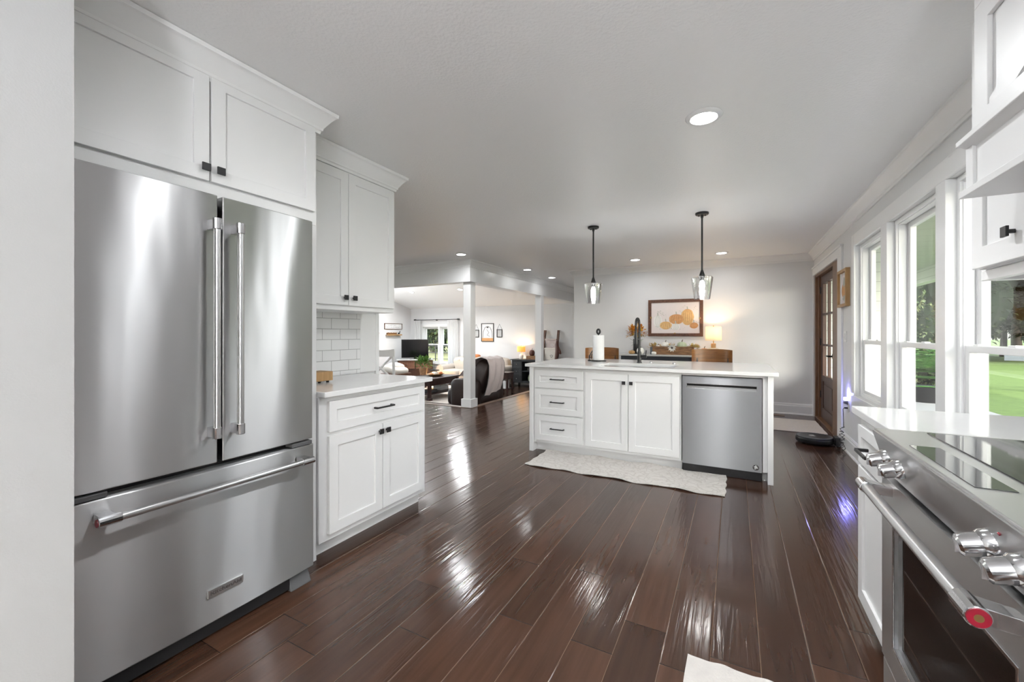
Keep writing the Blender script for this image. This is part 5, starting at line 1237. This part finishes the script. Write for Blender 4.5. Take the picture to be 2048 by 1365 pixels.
# positions along the view through windows 2 and 3
spots = [(11.5, 34), (15, 36.5), (19, 37), (22.5, 36), (26, 34), (29, 30.5), (32, 27), (17, 43), (25, 41), (33, 35), (9, 39), (37, 22), (38, 30)]
for k, (x, y) in enumerate(spots):
    o = protos[k] if k < 3 else copy_tree(protos[k % 3])
    o.location = (x, y, GZ); o.rotation_euler = (0, 0, k*1.7); sc = 1.0+.25*math.sin(k*2.3); o.scale = (sc, sc, sc)
TF = 'leafy shade tree in the field outside the living room window'
tf = tree(TF, 7.5, 2.6, 41, 6000, 'shrub', .26, .17); tf['group'] = 'trees outside the living room'
for k, (x, y, s) in enumerate(((-22.5, 28, 1), (-17.5, 26, .85), (-31, 44, 1.3), (-24, 46, 1.3), (-38, 43, 1.3), (-27, 50, 1.4), (-20, 40, 1.1))):
    o = tf if k == 0 else copy_tree(tf); o.location = (x, y, GZ); o.rotation_euler = (0, 0, k); o.scale = (s, s, s)
struct('field', MB().box(-60, -4, 14, 120, GZ, GZ+.02), M['field'])
def bush(name, label, c, r, n, l, w, m, seed, cat='shrub', group=None):
    t = root(name, label, cat, (c[0], c[1], GZ), group)
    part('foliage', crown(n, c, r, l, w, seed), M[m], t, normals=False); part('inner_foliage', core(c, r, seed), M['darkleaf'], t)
    part('stem', MB().cyl((c[0], c[1], GZ), c, .06, n=8), M['bark'], t); return t
bush('shrub', 'tall pale flowering shrub past the porch seen through the middle window', (5.35, 19.6, 1.0), (.95, .9, 1.5), 4500, .14, .09, 'shrub', 51)
bush('shrub', 'low leafy shrub below the tall flowering one past the porch', (5.1, 17.2, .05), (.6, .6, .5), 1400, .1, .07, 'shrub', 52)
t = root('porch_fern', 'bright green potted fern on the porch outside the middle window', 'fern', (3.35, 11.2, -.12))
rr = random.Random(6); mb = MB()
for k in range(420):
    a = rr.uniform(0, 6.28); L = rr.uniform(.4, .8); p = Vector((3.35, 11.2, .16))
    for s in range(6):
        q = s/5; pp = p+Vector((math.cos(a)*L*q, math.sin(a)*L*q, 1.05*q-.8*q*q*L))
        mb.leaf(pp, (math.cos(a+1.2), math.sin(a+1.2), .1), .16, .055); mb.leaf(pp, (math.cos(a-1.2), math.sin(a-1.2), .1), .16, .055)
part('fronds', mb, M['fern'], t, normals=False)
part('planter', MB().lathe([(0, 0), (.26, 0), (.32, .25), (.34, .3), (.3, .3), (0, .26)], (3.35, 11.2, -.12), n=24), M['black'], t, smooth=True)
t = root('rail_fence', 'weathered grey rail fence across the lawn seen through the right window', 'fence', (13, 18, GZ))
p0, p1 = Vector((6.9, 17.4, 0)), Vector((22.0, 12.4, 0)); dr_ = (p1-p0).normalized(); nr_ = Vector((-dr_.y, dr_.x, 0))
for z in (.54, .12):
    A, B = p0-nr_*.03, p1-nr_*.03; C, D = p1+nr_*.03, p0+nr_*.03
    part('rail', MB().hexa([(A.x, A.y, z-.09), (B.x, B.y, z-.09), (C.x, C.y, z-.09), (D.x, D.y, z-.09), (A.x, A.y, z+.09), (B.x, B.y, z+.09), (C.x, C.y, z+.09), (D.x, D.y, z+.09)]), M['greywood'], t) if z > .5 else None
for k in range(8):
    p = p0+dr_*(k*2.6+.6); part('post', MB().box(p.x-.08, p.x+.08, p.y+.04, p.y+.2, GZ-.02, .66), M['greywood'], t)
t = root('metal_gate', 'thin dark metal gate in the field outside the living room window', 'gate', (-13, 16.5, GZ))
mb = MB()
for x in (-13.9, -12.9, -12.0): mb.cyl((x, 16.3, GZ), (x, 16.3, .75), .025, n=8)
part('posts', mb, M['black'], t)
mb = MB()
for z in (.62, .3, 0): mb.cyl((-13.9, 16.3, z), (-12.0, 16.3, z), .015, n=8)
part('rails', mb, M['black'], t)
